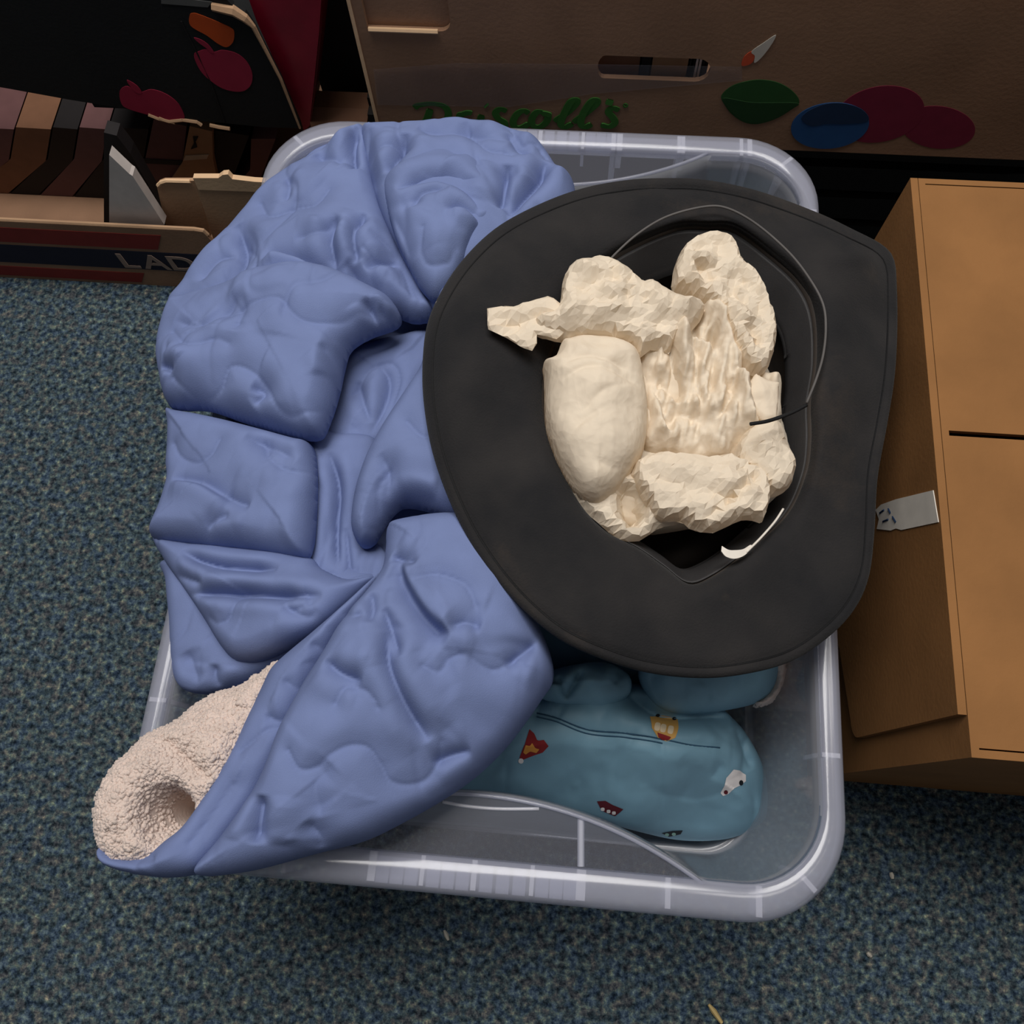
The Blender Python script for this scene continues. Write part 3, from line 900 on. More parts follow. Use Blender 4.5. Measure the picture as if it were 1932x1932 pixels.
LB['hood'] = Lobe(ZB, [(736, 1000), (780, 984), (850, 976), (900, 985), (960, 1060), (1012, 1170), (1040, 1240), (1043, 1286), (1021, 1322), (995, 1360), (953, 1414), (894, 1470), (826, 1516), (749, 1559), (686, 1588), (601, 1610), (495, 1639), (430, 1650), (384, 1652),
    (380, 1630), (422, 1579), (470, 1515), (506, 1452), (530, 1388), (550, 1345), (575, 1299), (613, 1239), (650, 1180), (690, 1130), (722, 1085), (730, 1045)],
    off=.014, A=.034, R=.045,
    steps=[([(758, 1060), (768, 1100), (793, 1145), (821, 1178), (855, 1204)], .018, .010)],
    creases=[([(486, 1590), (494, 1545), (500, 1500)], .007, .006), ([(732, 1195), (737, 1256), (758, 1312), (783, 1358), (812, 1400)], .006, .005), ([(618, 1248), (647, 1273), (690, 1289)], .005, .005),
             ([(726, 1150), (744, 1204), (758, 1245)], .005, .005), ([(740, 1050), (770, 1062), (792, 1068)], .005, .005), ([(890, 1416), (850, 1426), (815, 1440)], .004, .004), ([(1015, 1210), (985, 1235), (955, 1262)], .004, .005),
             ([(580, 1550), (600, 1580), (590, 1605)], .004, .007), ([(640, 1150), (665, 1165), (690, 1160)], .003, .004), ([(850, 1190), (880, 1180), (910, 1190)], .004, .006), ([(700, 1120), (705, 1150), (700, 1180)], .004, .005), ([(630, 1440), (600, 1480), (610, 1540)], .003, .012)],
    stitches=[[(550, 1418), (571, 1452), (605, 1447), (630, 1426), (664, 1409), (698, 1412), (720, 1443), (737, 1473), (771, 1481), (805, 1469), (828, 1435), (834, 1400)],
              [(790, 1100), (830, 1090), (880, 1110), (900, 1150)], [(800, 1260), (830, 1270), (850, 1245), (880, 1240), (910, 1260), (940, 1266), (975, 1240)], [(640, 1330), (660, 1300), (700, 1310), (720, 1340)],
              ], seed=14)
for L_ in LB.values():
    L_.cr = [(l, d * 1.45, w_) for l, d, w_ in L_.cr]
for k in ('inner_panel', 'side_strip', 'back_panel', 'collar', 'rolled_collar', 'sleeve', 'chest_fold', 'lower_flap', 'pocket_flap', 'pocket_panel', 'hem_band', 'hood'):
    LB[k].pucker = 0.4 if k == 'hem_band' else 1.0
    LB[k].tight = 0.5
    LB[k].A *= 1.1
    LB[k].sp = .0012
    ob = LB[k].build(k, M['blue'], jk)
fo = FLEECE.build('fleece_lining', M['fleece'], jk)
fo['label'] = 'cream fleece lining with a dark hollow'



def tufts(lobe, name, parent, count, r0, r1, seed):
    """small woolly curls all over a fleece surface, joined as one part"""
    rg = np.random.RandomState(seed)
    lo, hi = lobe.poly.min(0), lobe.poly.max(0)
    x = lo[0] + rg.rand(count * 3) * (hi[0] - lo[0]); y = lo[1] + rg.rand(count * 3) * (hi[1] - lo[1])
    I = inside(x, y, lobe.poly)
    for p, d, w_ in lobe.dips[:1]: I &= np.hypot(x - p[0], y - p[1]) > .010
    x, y = x[I][:count], y[I][:count]
    z = lobe.height(x, y)
    ico = [(0, 0, 1), (.89, 0, .45), (.28, .85, .45), (-.72, .53, .45), (-.72, -.53, .45), (.28, -.85, .45), (.72, .53, -.45), (-.28, .85, -.45), (-.89, 0, -.45), (-.28, -.85, -.45), (.72, -.53, -.45), (0, 0, -1)]
    tri = [(0, 1, 2), (0, 2, 3), (0, 3, 4), (0, 4, 5), (0, 5, 1), (1, 6, 2), (2, 7, 3), (3, 8, 4), (4, 9, 5), (5, 10, 1), (2, 6, 7), (3, 7, 8), (4, 8, 9), (5, 9, 10), (1, 10, 6), (11, 7, 6), (11, 8, 7), (11, 9, 8), (11, 10, 9), (11, 6, 10)]
    ico = np.array(ico); tri = np.array(tri)
    n = len(x)
    r = r0 + rg.rand(n) * (r1 - r0)
    V = ico[None] * r[:, None, None] * (0.6 + 0.8 * rg.rand(n, 1, 3)) * (0.8 + .4 * rg.rand(n, 12, 1)) + np.stack([x, y, z], 1)[:, None]
    F = tri[None] + (np.arange(n) * 12)[:, None, None]
    o = rawmesh(name, V.reshape(-1, 3), F.reshape(-1, 3), M['fleece'], parent)
    o['kind'] = 'stuff'
    return o


tufts(FLEECE, 'fleece_curls', fo, 9000, .0007, .0019, 5)

# ------------------------------------------------------------------ teal jacket
ZT = Base([(1000, 1320, -.085), (1250, 1330, -.085), (1400, 1400, -.12), (1440, 1520, -.165), (1280, 1580, -.185), (1100, 1530, -.15), (880, 1490, -.12), (1200, 1450, -.105), (1300, 1250, -.06), (1200, 700, -.12), (1000, 1100, -.09)])
tj = empty('printed_jacket', at(1200, 1430, 0.012), 'teal jacket with small scattered prints folded in the tub under the hat', 'jacket')
TM = Lobe(ZT, [(930, 1350), (1000, 1312), (1080, 1292), (1200, 1290), (1330, 1320), (1385, 1360), (1418, 1405), (1440, 1455), (1446, 1510), (1436, 1552), (1380, 1581), (1290, 1586), (1200, 1568), (1100, 1540), (980, 1512), (870, 1500), (800, 1480), (840, 1420)],
    off=0, A=.052, R=.075, floor=.012, noise=((14, .010), (40, .002)), sp=.0016,
    creases=[([(1180, 1300), (1230, 1340), (1275, 1352), (1340, 1345), (1385, 1350)], .016, .010), ([(1200, 1470), (1260, 1500), (1330, 1505), (1400, 1480)], .004, .016), ([(1395, 1370), (1410, 1410), (1422, 1450)], .006, .006),
             ([(1280, 1430), (1300, 1470), (1290, 1510)], .003, .010), ([(1340, 1470), (1360, 1440)], .003, .006)]
            + [([(1024 + 9 * k, 1316 + 3 * k), (1020 + 9 * k, 1330 + 3 * k), (1016 + 9 * k, 1346 + 3 * k)], .0016, .0016) for k in range(5)],
    stitches=[[(1013, 1346), (1047, 1356), (1104, 1380), (1181, 1390), (1246, 1400), (1300, 1407), (1357, 1411)]], seed=21)
TM.pucker = 1.3
TM.build('jacket_body', M['teal'], tj)
TS = Lobe(ZT, [(1205, 1262), (1240, 1230), (1330, 1215), (1430, 1225), (1470, 1240), (1468, 1270), (1458, 1302), (1438, 1322), (1390, 1336), (1320, 1345), (1262, 1342), (1225, 1315)], off=.035, A=.030, R=.03, B=.06,
    creases=[([(1232, 1265), (1235, 1290), (1255, 1320)], .005, .004), ([(1392, 1270), (1378, 1300), (1370, 1325)], .005, .006), ([(1330, 1330), (1345, 1315)], .004, .004)], noise=((20, .008), (50, .002)), seed=22)
TS.pucker = 1.3
TS.build('sleeve', M['teal'], tj)
TF = Lobe(ZT, [(990, 1300), (1030, 1270), (1080, 1255), (1140, 1250), (1185, 1272), (1190, 1305), (1165, 1330), (1130, 1342), (1090, 1335), (1040, 1325)], off=.036, A=.020, R=.024, B=.04,
    creases=[([(1050, 1275), (1062, 1292), (1066, 1312)], .006, .004), ([(1100, 1262), (1080, 1295), (1062, 1325)], .008, .0035), ([(1105, 1325), (1140, 1340), (1170, 1322)], .005, .005)], noise=((25, .006),), seed=23)
TF.pucker = 1.3
TF.build('collar', M['teal'], tj)
Lobe(ZT, [(1455, 1240), (1480, 1250), (1480, 1275), (1474, 1296), (1458, 1322), (1440, 1332), (1424, 1330), (1440, 1315), (1455, 1290)], off=.038, A=.018, R=.010, B=.05, noise=((160, .004), (380, .003)), jitter=1.2, sp=.0011, seed=24, blur=1).build('fleece_cuff', M['fleece'], tj)
Lobe(ZT, [(1000, 640), (1250, 600), (1440, 680), (1470, 950), (1440, 1240), (1300, 1300), (1050, 1290), (960, 1150), (930, 850)], off=-.02, A=.03, R=.06, floor=.012, sp=.004, seed=25).build('back_panel', M['teal'], tj)
for dy in (-4, 4):
    mesh('seam', *tubevf(TM.thread([(1013, 1346 + dy), (1047, 1356 + dy), (1104, 1380 + dy), (1181, 1390 + dy), (1246, 1400 + dy)] + ([(1300, 1407), (1357, 1411)] if dy < 0 else []), .0002), .0006, 5), M['teal_thread'], tj)
# small abstract prints
P = TM.patch


def blob(cx, cy, rx, ry, rot=0, n=20, sq=1.0):
    out = []
    for k in range(n):
        a = 2 * math.pi * k / n
        x = math.copysign(abs(math.cos(a)) ** sq, math.cos(a)) * rx; y = math.copysign(abs(math.sin(a)) ** sq, math.sin(a)) * ry
        out.append((cx + x * math.cos(rot) - y * math.sin(rot), cy + x * math.sin(rot) + y * math.cos(rot)))
    return out


P('print', [(999, 1376), (1008, 1384), (1014, 1398), (1026, 1396), (1035, 1408), (1024, 1420), (1006, 1426), (986, 1434), (980, 1430), (990, 1405)], M['pred'], tj)
P('print', [(992, 1406), (1000, 1408), (1004, 1402), (1010, 1412), (1018, 1414), (1012, 1421), (1000, 1418), (992, 1424), (987, 1420)], M['pyellow'], tj, .0010)
P('print', blob(983, 1436, 5, 5), M['pwhite'], tj, .0010)
P('print', [(1226, 1352), (1250, 1350), (1278, 1356), (1280, 1374), (1274, 1392), (1258, 1399), (1242, 1394), (1230, 1374)], M['ptan'], tj)
for a, b in ((1240, 1371), (1251, 1374), (1265, 1377)):
    P('print', blob(a, b, 5.5, 8, .2, sq=.6), M['pcream'], tj, .0010)
P('print', [(1240, 1382), (1252, 1386), (1266, 1391), (1262, 1396), (1250, 1397), (1242, 1391)], M['pred'], tj, .0012)
P('print', blob(1241, 1350, 4, 3), M['pdark'], tj, .0012)
P('print', blob(1272, 1356, 4, 3), M['pdark'], tj, .0012)
P('print', [(1384, 1452), (1396, 1454), (1407, 1462), (1407, 1474), (1396, 1482), (1384, 1488), (1374, 1498), (1364, 1502), (1359, 1496), (1366, 1484), (1370, 1468)], M['pwhite'], tj)
P('print', blob(1398, 1477, 4, 5), M['pdark'], tj, .0011)
P('print', blob(1369, 1495, 4, 4), M['pmaroon'], tj, .0011)
P('print', [(1126, 1512), (1142, 1511), (1156, 1519), (1176, 1527), (1168, 1534), (1160, 1540), (1140, 1532), (1132, 1524)], M['pmaroon'], tj)
for a, b in ((1137, 1527), (1148, 1531), (1158, 1534)):
    P('print', blob(a, b, 3.6, 3.2, sq=.6), M['pwhite'], tj, .0011)
P('print', [(1248, 1572), (1268, 1568), (1288, 1567), (1284, 1574), (1262, 1579)], M['pdark'], tj)
for a, b in ((1258, 1575), (1271, 1574)):
    P('print', blob(a, b, 4, 3), M['pgreen'], tj, .0011)

# ------------------------------------------------------------------ black felt hat, upside down
HC = (1280, 770)
OUT = [(1250, 336), (1330, 339), (1430, 360), (1540, 400), (1610, 433), (1665, 462), (1687, 490), (1692, 540), (1693, 620), (1688, 710), (1674, 800), (1656, 900), (1650, 1000), (1640, 1085), (1615, 1145), (1570, 1196), (1500, 1244), (1420, 1268), (1330, 1278), (1230, 1269), (1145, 1245),
       (1060, 1207), (990, 1152), (930, 1085), (880, 1010), (842, 930), (815, 850), (800, 765), (797, 690), (806, 612), (835, 545), (880, 482), (940, 427), (1020, 384), (1100, 355), (1180, 340)]
INN = [(1270, 428), (1337, 424), (1386, 428), (1451, 474), (1510, 530), (1537, 590), (1541, 678), (1530, 757), (1531, 827), (1522, 892), (1486, 971), (1411, 1041), (1345, 1088), (1300, 1102), (1255, 1070), (1205, 1035), (1140, 1000), (1088, 941), (1043, 847), (1024, 777), (1026, 698), (1046, 640), (1070, 578), (1113, 519), (1170, 474)]


def polar(poly, n):
    pts = catmull(poly, 10, closed=True) - np.array(HC)
    an = np.unwrap(np.arctan2(pts[:, 1], pts[:, 0])); rr = np.hypot(pts[:, 0], pts[:, 1])
    if an[-1] < an[0]: an, rr = an[::-1], rr[::-1]
    o = np.argsort(an % (2 * math.pi)); a = (an % (2 * math.pi))[o]; r = rr[o]
    a = np.concatenate([a[-3:] - 2 * math.pi, a, a[:3] + 2 * math.pi]); r = np.concatenate([r[-3:], r, r[:3]])
    th = np.arange(n) * 2 * math.pi / n
    return th, np.interp(th, a, r)


NT = 220
th, ro = polar(OUT, NT)
_, ri = polar(INN, NT)
ZH = Base([(800, 700, .082), (880, 1010, .080), (850, 520, .082), (1060, 1200, .072), (1250, 336, .066), (1330, 1278, .060), (1560, 1200, .040), (1640, 1085, .030), (1690, 600, .022), (1680, 480, .016), (1665, 850, .026), (1540, 400, .046), (1280, 770, .070),
           (1530, 760, .058), (1025, 770, .072), (1300, 1100, .064), (1300, 428, .066), (1520, 560, .060), (1600, 480, .052)], h=H + .012, soft=.035)
hat = empty('brimmed_hat', at(1280, 770, .19), 'black felt wide-brimmed hat lying upside down on the blue jacket', 'hat')


def brim_point(i, s, dz=0.0):
    r = ri[i] + (ro[i] - ri[i]) * s
    px = HC[0] + r * math.cos(th[i]); py = HC[1] + r * math.sin(th[i])
    z = H + .05
    for _ in range(4):
        p = at(px, py, z)
        z = float(ZH(p[0], p[1]))
    z += .006 * math.sin(3.1416 * min(s, 1)) * (0.5 + 0.5 * math.sin(2 * th[i] + .6))
    z -= .010 * max(0, 1 - s / .16) ** 2          # rolls down into the crown
    z += .004 * max(0, (s - .8) / .2) * math.sin(3 * th[i] + 1)
    z -= .008 * max(0, (s - .72) / .28) ** 2 * max(0, -math.cos(th[i]) + .2)          # left edge rolls over
    z += .005 * math.exp(-((py - 482) / 16) ** 2) * min(1, max(0, (px - 1540) / 70))    # fold towards the pointed corner
    z += .0035 * math.sin(px * .011 + py * .007) * s * (1 - s) * 4
    d_edge = (ro[i] - ri[i]) * (1 - s)
    z -= .0014 * math.exp(-((d_edge - 20) / 5) ** 2)
    z -= .0018 * max(0, 1 - d_edge / 6)
    p = at(px, py, z)
    return (p[0], p[1], p[2] + dz)


SS = [0, .03, .07, .12, .18, .26, .35, .44, .53, .62, .7, .77, .83, .87, .9, .92, .94, .955, .97, .985, 1.0]
V, F = [], []
for sgn, lst in ((0, SS), (1, SS[::-1])):
    for s in lst:
        for i in range(NT): V.append(brim_point(i, s, -.0035 * sgn))
m = len(SS) * 2
for a in range(m):
    b = (a + 1) % m
    for i in range(NT):
        j = (i + 1) % NT
        F.append((a * NT + i, a * NT + j, b * NT + j, b * NT + i))
rawmesh('brim', V, F, M['felt'], hat)
# crown: hollow cup below the opening
op = [brim_point(i, 0) for i in range(NT)]
cx = sum(p[0] for p in op) / NT; cy = sum(p[1] for p in op) / NT
lev = [(0, 1.0), (.006, .985), (.02, .97), (.04, .95), (.06, .92), (.08, .88), (.094, .82), (.10, .70), (.098, .45), (.088, .2)]
V, F = [], []
for d, k in lev:
    for i, p in enumerate(op):
        pinch = 1 - .10 * (d / .1) * math.cos(2 * (th[i] - .4))
        V.append((cx + (p[0] - cx) * k * pinch, cy + (p[1] - cy) * k * pinch, p[2] - d))
n0 = len(lev)
for a in range(n0 - 1):
    for i in range(NT):
        j = (i + 1) % NT
        F.append((a * NT + i, a * NT + j, (a + 1) * NT + j, (a + 1) * NT + i))
V.append((cx, cy, op[0][2] - .085)); c = len(V) - 1
me_f = [tuple(f) for f in F] + [((n0 - 1) * NT + i, (n0 - 1) * NT + (i + 1) % NT, c) for i in range(NT)]
cr = mesh('crown', V, me_f, M['lining'], hat, smooth=True)
so = cr.modifiers.new('felt', 'SOLIDIFY'); so.thickness = .003; so.offset = 1
# sweatband standing just inside the opening
V, F = [], []
for d, k in ((.004, .985), (.012, .955), (.022, .905), (.030, .865), (.033, .855), (.024, .885), (.014, .935), (.006, .970)):
    for i, p in enumerate(op):
        wv = .004 * math.sin(9 * th[i]) * (d / .034)
        V.append((cx + (p[0] - cx) * (k - wv), cy + (p[1] - cy) * (k - wv), p[2] - d))
for a in range(8):
    b = (a + 1) % 8
    for i in range(NT):
        j = (i + 1) % NT
        F.append((a * NT + i, a * NT + j, b * NT + j, b * NT + i))
rawmesh('sweatband', V, F, M['sweat'], hat)
# stitched hem along the brim
st = []
for i in range(NT):
    s = 1 - 20 / (ro[i] - ri[i])
    p = brim_point(i, s); st.append((p[0], p[1], p[2] + .0001))
mesh('hem_stitching', *tubevf(st, .0008, 5, closed=True), M['felt_edge'], hat)


def over_brim(pts, lift):
    out = []
    for x, y in catmull(pts, 8):
        z = H + .06
        for _ in range(4):
            p = at(x, y, z); z = float(ZH(p[0], p[1])) + lift
        out.append(at(x, y, z))
    return out


mesh('chin_cord', *tubevf(over_brim([(1140, 505), (1160, 480), (1205, 440), (1260, 408), (1330, 390), (1375, 394), (1430, 425), (1490, 478), (1530, 530), (1553, 575), (1558, 620), (1553, 670), (1540, 715), (1522, 760)], .0070), .0009, 6), M['cord'], hat, smooth=True)
mesh('cord_end', *tubevf(over_brim([(1416, 800), (1450, 794), (1490, 780), (1522, 764)], .030), .0013, 6), M['felt_edge'], hat, smooth=True)
tg = over_brim([(1362, 1030), (1374, 1037), (1386, 1038), (1402, 1036), (1416, 1028), (1418, 1034), (1404, 1048), (1386, 1054), (1370, 1050), (1361, 1040)], .001)
mesh('white_tag', *slab([(p[0], p[1], p[2]) for p in tg], (0, 0, -.0012)), M['tagwhite'], hat)
mesh('tag_edge', *tubevf(over_brim([(1408, 1042), (1436, 1014), (1462, 984), (1478, 960)], .001), .0008, 6), M['tagwhite'], hat, smooth=True)

# ------------------------------------------------------------------ crumpled tissue paper in the hat
ZP = Base([(1030, 780, .074), (1120, 900, .080), (1150, 640, .092), (1080, 560, .092), (950, 610, .100), (1340, 480, .084), (1430, 620, .072), (1460, 750, .066), (1300, 720, .078), (1300, 850, .066), (1200, 1010, .066), (1340, 980, .070), (1480, 880, .066)])
pa = []
PN = ((30, .008),)
pp = empty('tissue_paper', at(1280, 780, H - .02), 'crumpled cream tissue paper stuffed inside the upturned black hat', 'tissue paper')
PSP = .0011
def paper(name, poly, **k):
    k.setdefault('sp', PSP); k.setdefault('noise', ()); k.setdefault('sub', 3); k.setdefault('blur', 0)
    return Lobe(ZP, poly, **k).build(name, M['paper'], pp)


paper('core', [(1040, 690), (1090, 650), (1150, 640), (1250, 600), (1380, 600), (1440, 680), (1470, 780), (1490, 880), (1440, 960), (1330, 985), (1200, 1000), (1100, 950), (1050, 880), (1032, 780)], off=-.026, A=.02, R=.03, floor=H - .02, ridge=((45, .010),), sp=.002, seed=3.1)
paper('lower_corner', [(1070, 905), (1100, 960), (1130, 988), (1165, 1017), (1206, 1021), (1245, 995), (1290, 985), (1260, 940), (1200, 900), (1140, 880)], off=-.006, A=.010, R=.008, ridge=((45, .012),), seed=4.4, sub=2, facet=True, sp=.0036,
      dips=[(1190, 955, .022, .008), (1184, 930, .016, .006), (1196, 975, .014, .006)])
paper('smooth_bulge', [(1026, 720), (1024, 694), (1046, 684), (1058, 655), (1072, 650), (1100, 645), (1160, 650), (1200, 672), (1214, 720), (1222, 790), (1214, 850), (1196, 888), (1172, 920), (1150, 945), (1120, 958), (1090, 940), (1060, 895), (1040, 850), (1028, 800)],
      off=-.004, A=.034, R=.045, tight=.35, Rt=.010, ridge=((20, .0080), (60, .0015)), noise=((16, .006),), seed=3.2,
      creases=[([(1060, 690), (1110, 672), (1190, 690)], .002, .0025), ([(1060, 720), (1120, 695), (1200, 715)], .0018, .0025), ([(1095, 790), (1140, 742), (1190, 722)], .0015, .003), ([(1060, 840), (1100, 800), (1140, 775)], .0015, .003), ([(1120, 870), (1160, 880), (1190, 860)], .0012, .003)])
paper('pleated_middle', [(1200, 676), (1225, 640), (1280, 590), (1350, 588), (1405, 640), (1425, 690), (1440, 712), (1470, 718), (1470, 770), (1472, 800), (1455, 830), (1400, 850), (1360, 885), (1300, 880), (1240, 870), (1206, 840), (1210, 760)],
      off=-.014, A=.022, R=.016, ridge=((48, .026),), noise=((150, .0025),), stretch=(1.25, .62), seed=3.6,
      creases=[([(1262, 640), (1272, 700), (1282, 760)], .007, .0028), ([(1300, 610), (1310, 690), (1322, 790)], .008, .0028), ([(1345, 610), (1342, 700), (1326, 800)], .008, .0028), ([(1385, 700), (1378, 750), (1350, 800)], .008, .003),
               ([(1230, 720), (1250, 770), (1262, 820)], .006, .0028)])
paper('right_bulge', [(1380, 860), (1400, 820), (1435, 800), (1466, 806), (1482, 850), (1498, 882), (1488, 920), (1450, 940), (1410, 910), (1385, 885)], off=-.006, A=.022, R=.022, tight=.4, Rt=.006, ridge=((35, .010),), noise=((120, .002),), seed=4.8, facet=True, sp=.0034)
paper('corner_flap', [(1405, 735), (1425, 705), (1448, 718), (1470, 722), (1468, 760), (1464, 795), (1440, 800), (1412, 770)], off=.008, A=.003, R=.004, B=.001, ridge=((40, .010),), seed=3.9, sub=1)
paper('upper_fold', [(1058, 566), (1062, 530), (1084, 506), (1110, 502), (1130, 497), (1165, 508), (1198, 532), (1212, 545), (1222, 540), (1250, 556), (1276, 570), (1330, 585), (1300, 630), (1270, 650), (1262, 668), (1230, 658), (1205, 678), (1196, 655), (1150, 640), (1110, 640), (1070, 648), (1030, 640), (1005, 628), (1015, 605), (1045, 600)],
      off=.004, A=.018, R=.020, tight=.5, Rt=.004, ridge=((34, .019),), noise=((14, .006), (140, .0025)), seed=3.3, facet=True, sp=.0030, sub=2)
paper('twisted_tail', [(919, 582), (950, 577), (965, 582), (985, 572), (1010, 566), (1038, 557), (1060, 575), (1075, 620), (1050, 640), (1018, 630), (1000, 634), (1013, 648), (1004, 662), (985, 656), (960, 640), (920, 621)],
      off=.013, A=.003, R=.004, B=.001, ridge=((42, .018),), seed=3.4, sub=1, facet=True, sp=.0040)
paper('side_fold', [(1268, 530), (1272, 505), (1290, 472), (1328, 452), (1362, 454), (1385, 470), (1396, 502), (1420, 524), (1440, 556), (1456, 600), (1462, 640), (1450, 692), (1425, 712), (1395, 690), (1370, 640), (1350, 600), (1320, 570), (1270, 552)],
      off=.002, A=.020, R=.022, tight=.5, Rt=.004, ridge=((34, .018),), noise=((14, .006), (140, .0025)), seed=3.5, facet=True, sp=.0030, sub=2,
      steps=[([(1318, 548), (1322, 520), (1310, 498), (1345, 494)], .014, .005)], creases=[([(1340, 575), (1380, 600), (1420, 625), (1435, 660)], .008, .004)])
paper('lower_fold', [(1190, 895), (1215, 868), (1260, 860), (1330, 868), (1370, 862), (1410, 878), (1440, 900), (1450, 940), (1438, 985), (1425, 984), (1395, 982), (1345, 1006), (1300, 998), (1285, 984), (1240, 985), (1222, 962)],
      off=.001, A=.020, R=.022, tight=.5, Rt=.004, ridge=((30, .017),), noise=((14, .004), (120, .002)), seed=3.7, facet=True, sp=.0034, sub=2,
      creases=[([(1430, 890), (1390, 930), (1340, 970), (1300, 990)], .005, .003)])

# ------------------------------------------------------------------ cardboard boxes behind
def pxY(pts, Y): return [tuple(atY(x, y, Y)) for x, y in pts]


def decal(name, pts, Y, mat, parent, lift=.0006, th=.0005):
    pts = catmull(pts, 5, closed=True)
    ol = [(p[0], Y - lift, p[2]) for p in pxY(pts, Y)]
    return mesh(name, *slab(ol, (0, th, 0)), mat, parent)


# brown fruit carton with green script
YD = 0.70
x0 = atY(680, 100, YD)[0]; x1 = 0.52; zb = atY(1600, 288, YD)[2]; zt = 0.47; dep = .36
fc = empty('fruit_carton', ((x0 + x1) / 2, YD + dep / 2, zb), 'brown fruit carton with green script lettering behind the tub', 'carton')
nx_, nz_ = atY(848, 30, YD)[0], atY(770, 57, YD)[2]
nl_ = atY(694, 57, YD)[0]
outl = [(x0, YD, zb), (x1, YD, zb), (x1, YD, zt), (nx_, YD, zt)]
for k in range(7):
    a = math.pi / 2 * k / 6
    outl.append((nx_ - .010 + .010 * math.cos(a), YD, nz_ + .010 - .010 * math.sin(a)))
outl += [(nl_, YD, nz_), (nl_, YD, zt), (x0, YD, zt)]
s0 = atY(1126, 147, YD); s1 = atY(1345, 112, YD)
hz0, hz1 = s0[2], s1[2]; rr = (hz1 - hz0) / 2
slot = []
for k in range(9):
    a = -math.pi / 2 + math.pi * k / 8
    slot.append((s1[0] - rr + rr * math.cos(a), YD, (hz0 + hz1) / 2 + rr * math.sin(a)))
for k in range(9):
    a = math.pi / 2 + math.pi * k / 8
    slot.append((s0[0] + rr * .5 + rr * .5 * math.cos(a), YD, (hz0 + hz1) / 2 + rr * math.sin(a)))
mesh('front_panel', *slab(outl, (0, .005, 0), [slot]), M['card'], fc)
mesh('inner_panel', *boxvf((x0 + .004, YD + .0055, zb + .04), (nx_ + .05, YD + .010, zt)), M['card'], fc)
mesh('cut_edge', *tubevf([(nl_ + .001, YD - .0005, nz_), (nx_ - .012, YD - .0005, nz_)], .0022, 6), M['card_edge'], fc)
mesh('side_panel', *boxvf((x0, YD + .005, zb), (x0 + .005, YD + dep, zt)), M['card'], fc)
mesh('side_panel', *boxvf((x1 - .005, YD + .005, zb), (x1, YD + dep, zt)), M['card'], fc)
mesh('back_panel', *boxvf((x0 + .005, YD + dep - .005, zb), (x1 - .005, YD + dep, zt)), M['card'], fc)
mesh('base_panel', *boxvf((x0 + .005, YD + .005, zb), (x1 - .005, YD + dep - .005, zb + .005)), M['card'], fc)
mesh('corner_crease', *tubevf([(x0 + .0005, YD - .0004, zb), (x0 + .0005, YD - .0004, zt)], .0018, 6), M['card_edge'], fc)
mesh('packing_tape', *slab([(p[0], YD - .0012, p[2]) for p in pxY([(705, 130), (860, 118), (1120, 120), (1400, 125), (1400, 150), (1120, 175), (960, 200), (712, 196)], YD)], (0, .0004, 0)), M['tape'], fc)


def strokes(paths, Y, wid, mat, parent, name='lettering'):
    """flat pen strokes printed on a face; paths in measured points"""
    k = 0
    for pts in paths:
        q = catmull(pts, 6)
        P3 = np.array(pxY(q, Y))[:, [0, 2]]
        n = len(P3); L = []; Rr = []
        for i in range(n):
            t = P3[min(i + 1, n - 1)] - P3[max(i - 1, 0)]
            t = t / (np.hypot(*t) + 1e-9); nn = np.array([-t[1], t[0]])
            ww = wid * (0.78 + 0.42 * abs(nn[0])) * (0.75 if i in (0, n - 1) else 1)
            L.append(P3[i] + nn * ww); Rr.append(P3[i] - nn * ww)
        V = [(p[0], Y - .0006 - .00004 * k - .0009 * i / n, p[1]) for i, p in enumerate(L)] + [(p[0], Y - .0006 - .00004 * k - .0009 * i / n, p[1]) for i, p in enumerate(Rr)]
        V += [(x, Y - .0002, z) for x, y, z in V]
        m = 2 * n
        F = []
        for i in range(n - 1):
            F.append((i, i + 1, n + i + 1, n + i)); F.append((m + i, m + n + i, m + n + i + 1, m + i + 1))
            F.append((i, m + i, m + i + 1, i + 1)); F.append((n + i, n + i + 1, m + n + i + 1, m + n + i))
        mesh(name, V, F, mat, parent)
        k += 1


strokes([[(782, 203), (790, 198), (815, 195), (838, 200), (846, 214), (838, 232), (815, 246), (790, 250), (796, 240), (806, 222), (812, 205)],
         [(860, 250), (866, 228), (868, 216), (874, 214), (884, 211), (890, 213)],
         [(898, 250), (904, 232), (909, 216)], [(916, 197), (919, 199)],
         [(956, 209), (944, 205), (935, 212), (940, 222), (952, 230), (950, 241), (938, 243), (930, 238)],
         [(998, 213), (988, 208), (976, 214), (968, 228), (972, 238), (984, 239), (998, 232)],
         [(1026, 212), (1014, 210), (1004, 222), (1005, 235), (1018, 238), (1030, 230), (1034, 218), (1026, 212), (1040, 216)],
         [(1046, 228), (1072, 210), (1088, 193), (1086, 187), (1076, 192), (1064, 214), (1058, 232), (1066, 238), (1080, 232)],
         [(1082, 230), (1106, 212), (1126, 194), (1124, 187), (1114, 192), (1100, 214), (1096, 232), (1104, 238), (1116, 233)],
         [(1152, 187), (1148, 196)],
         [(1168, 207), (1156, 203), (1148, 210), (1156, 220), (1160, 230), (1150, 237), (1134, 234)]], YD, .0030, M['greenscript'], fc)
strokes([[(1176, 198), (1180, 195), (1184, 198), (1180, 201), (1176, 198)]], YD, .0006, M['greenscript'], fc)
decal('leaf_print', [(1361, 180), (1380, 162), (1412, 152), (1440, 150), (1470, 156), (1496, 172), (1508, 192), (1490, 208), (1462, 224), (1430, 233), (1404, 230), (1380, 214), (1366, 195)], YD, M['leaf'], fc)
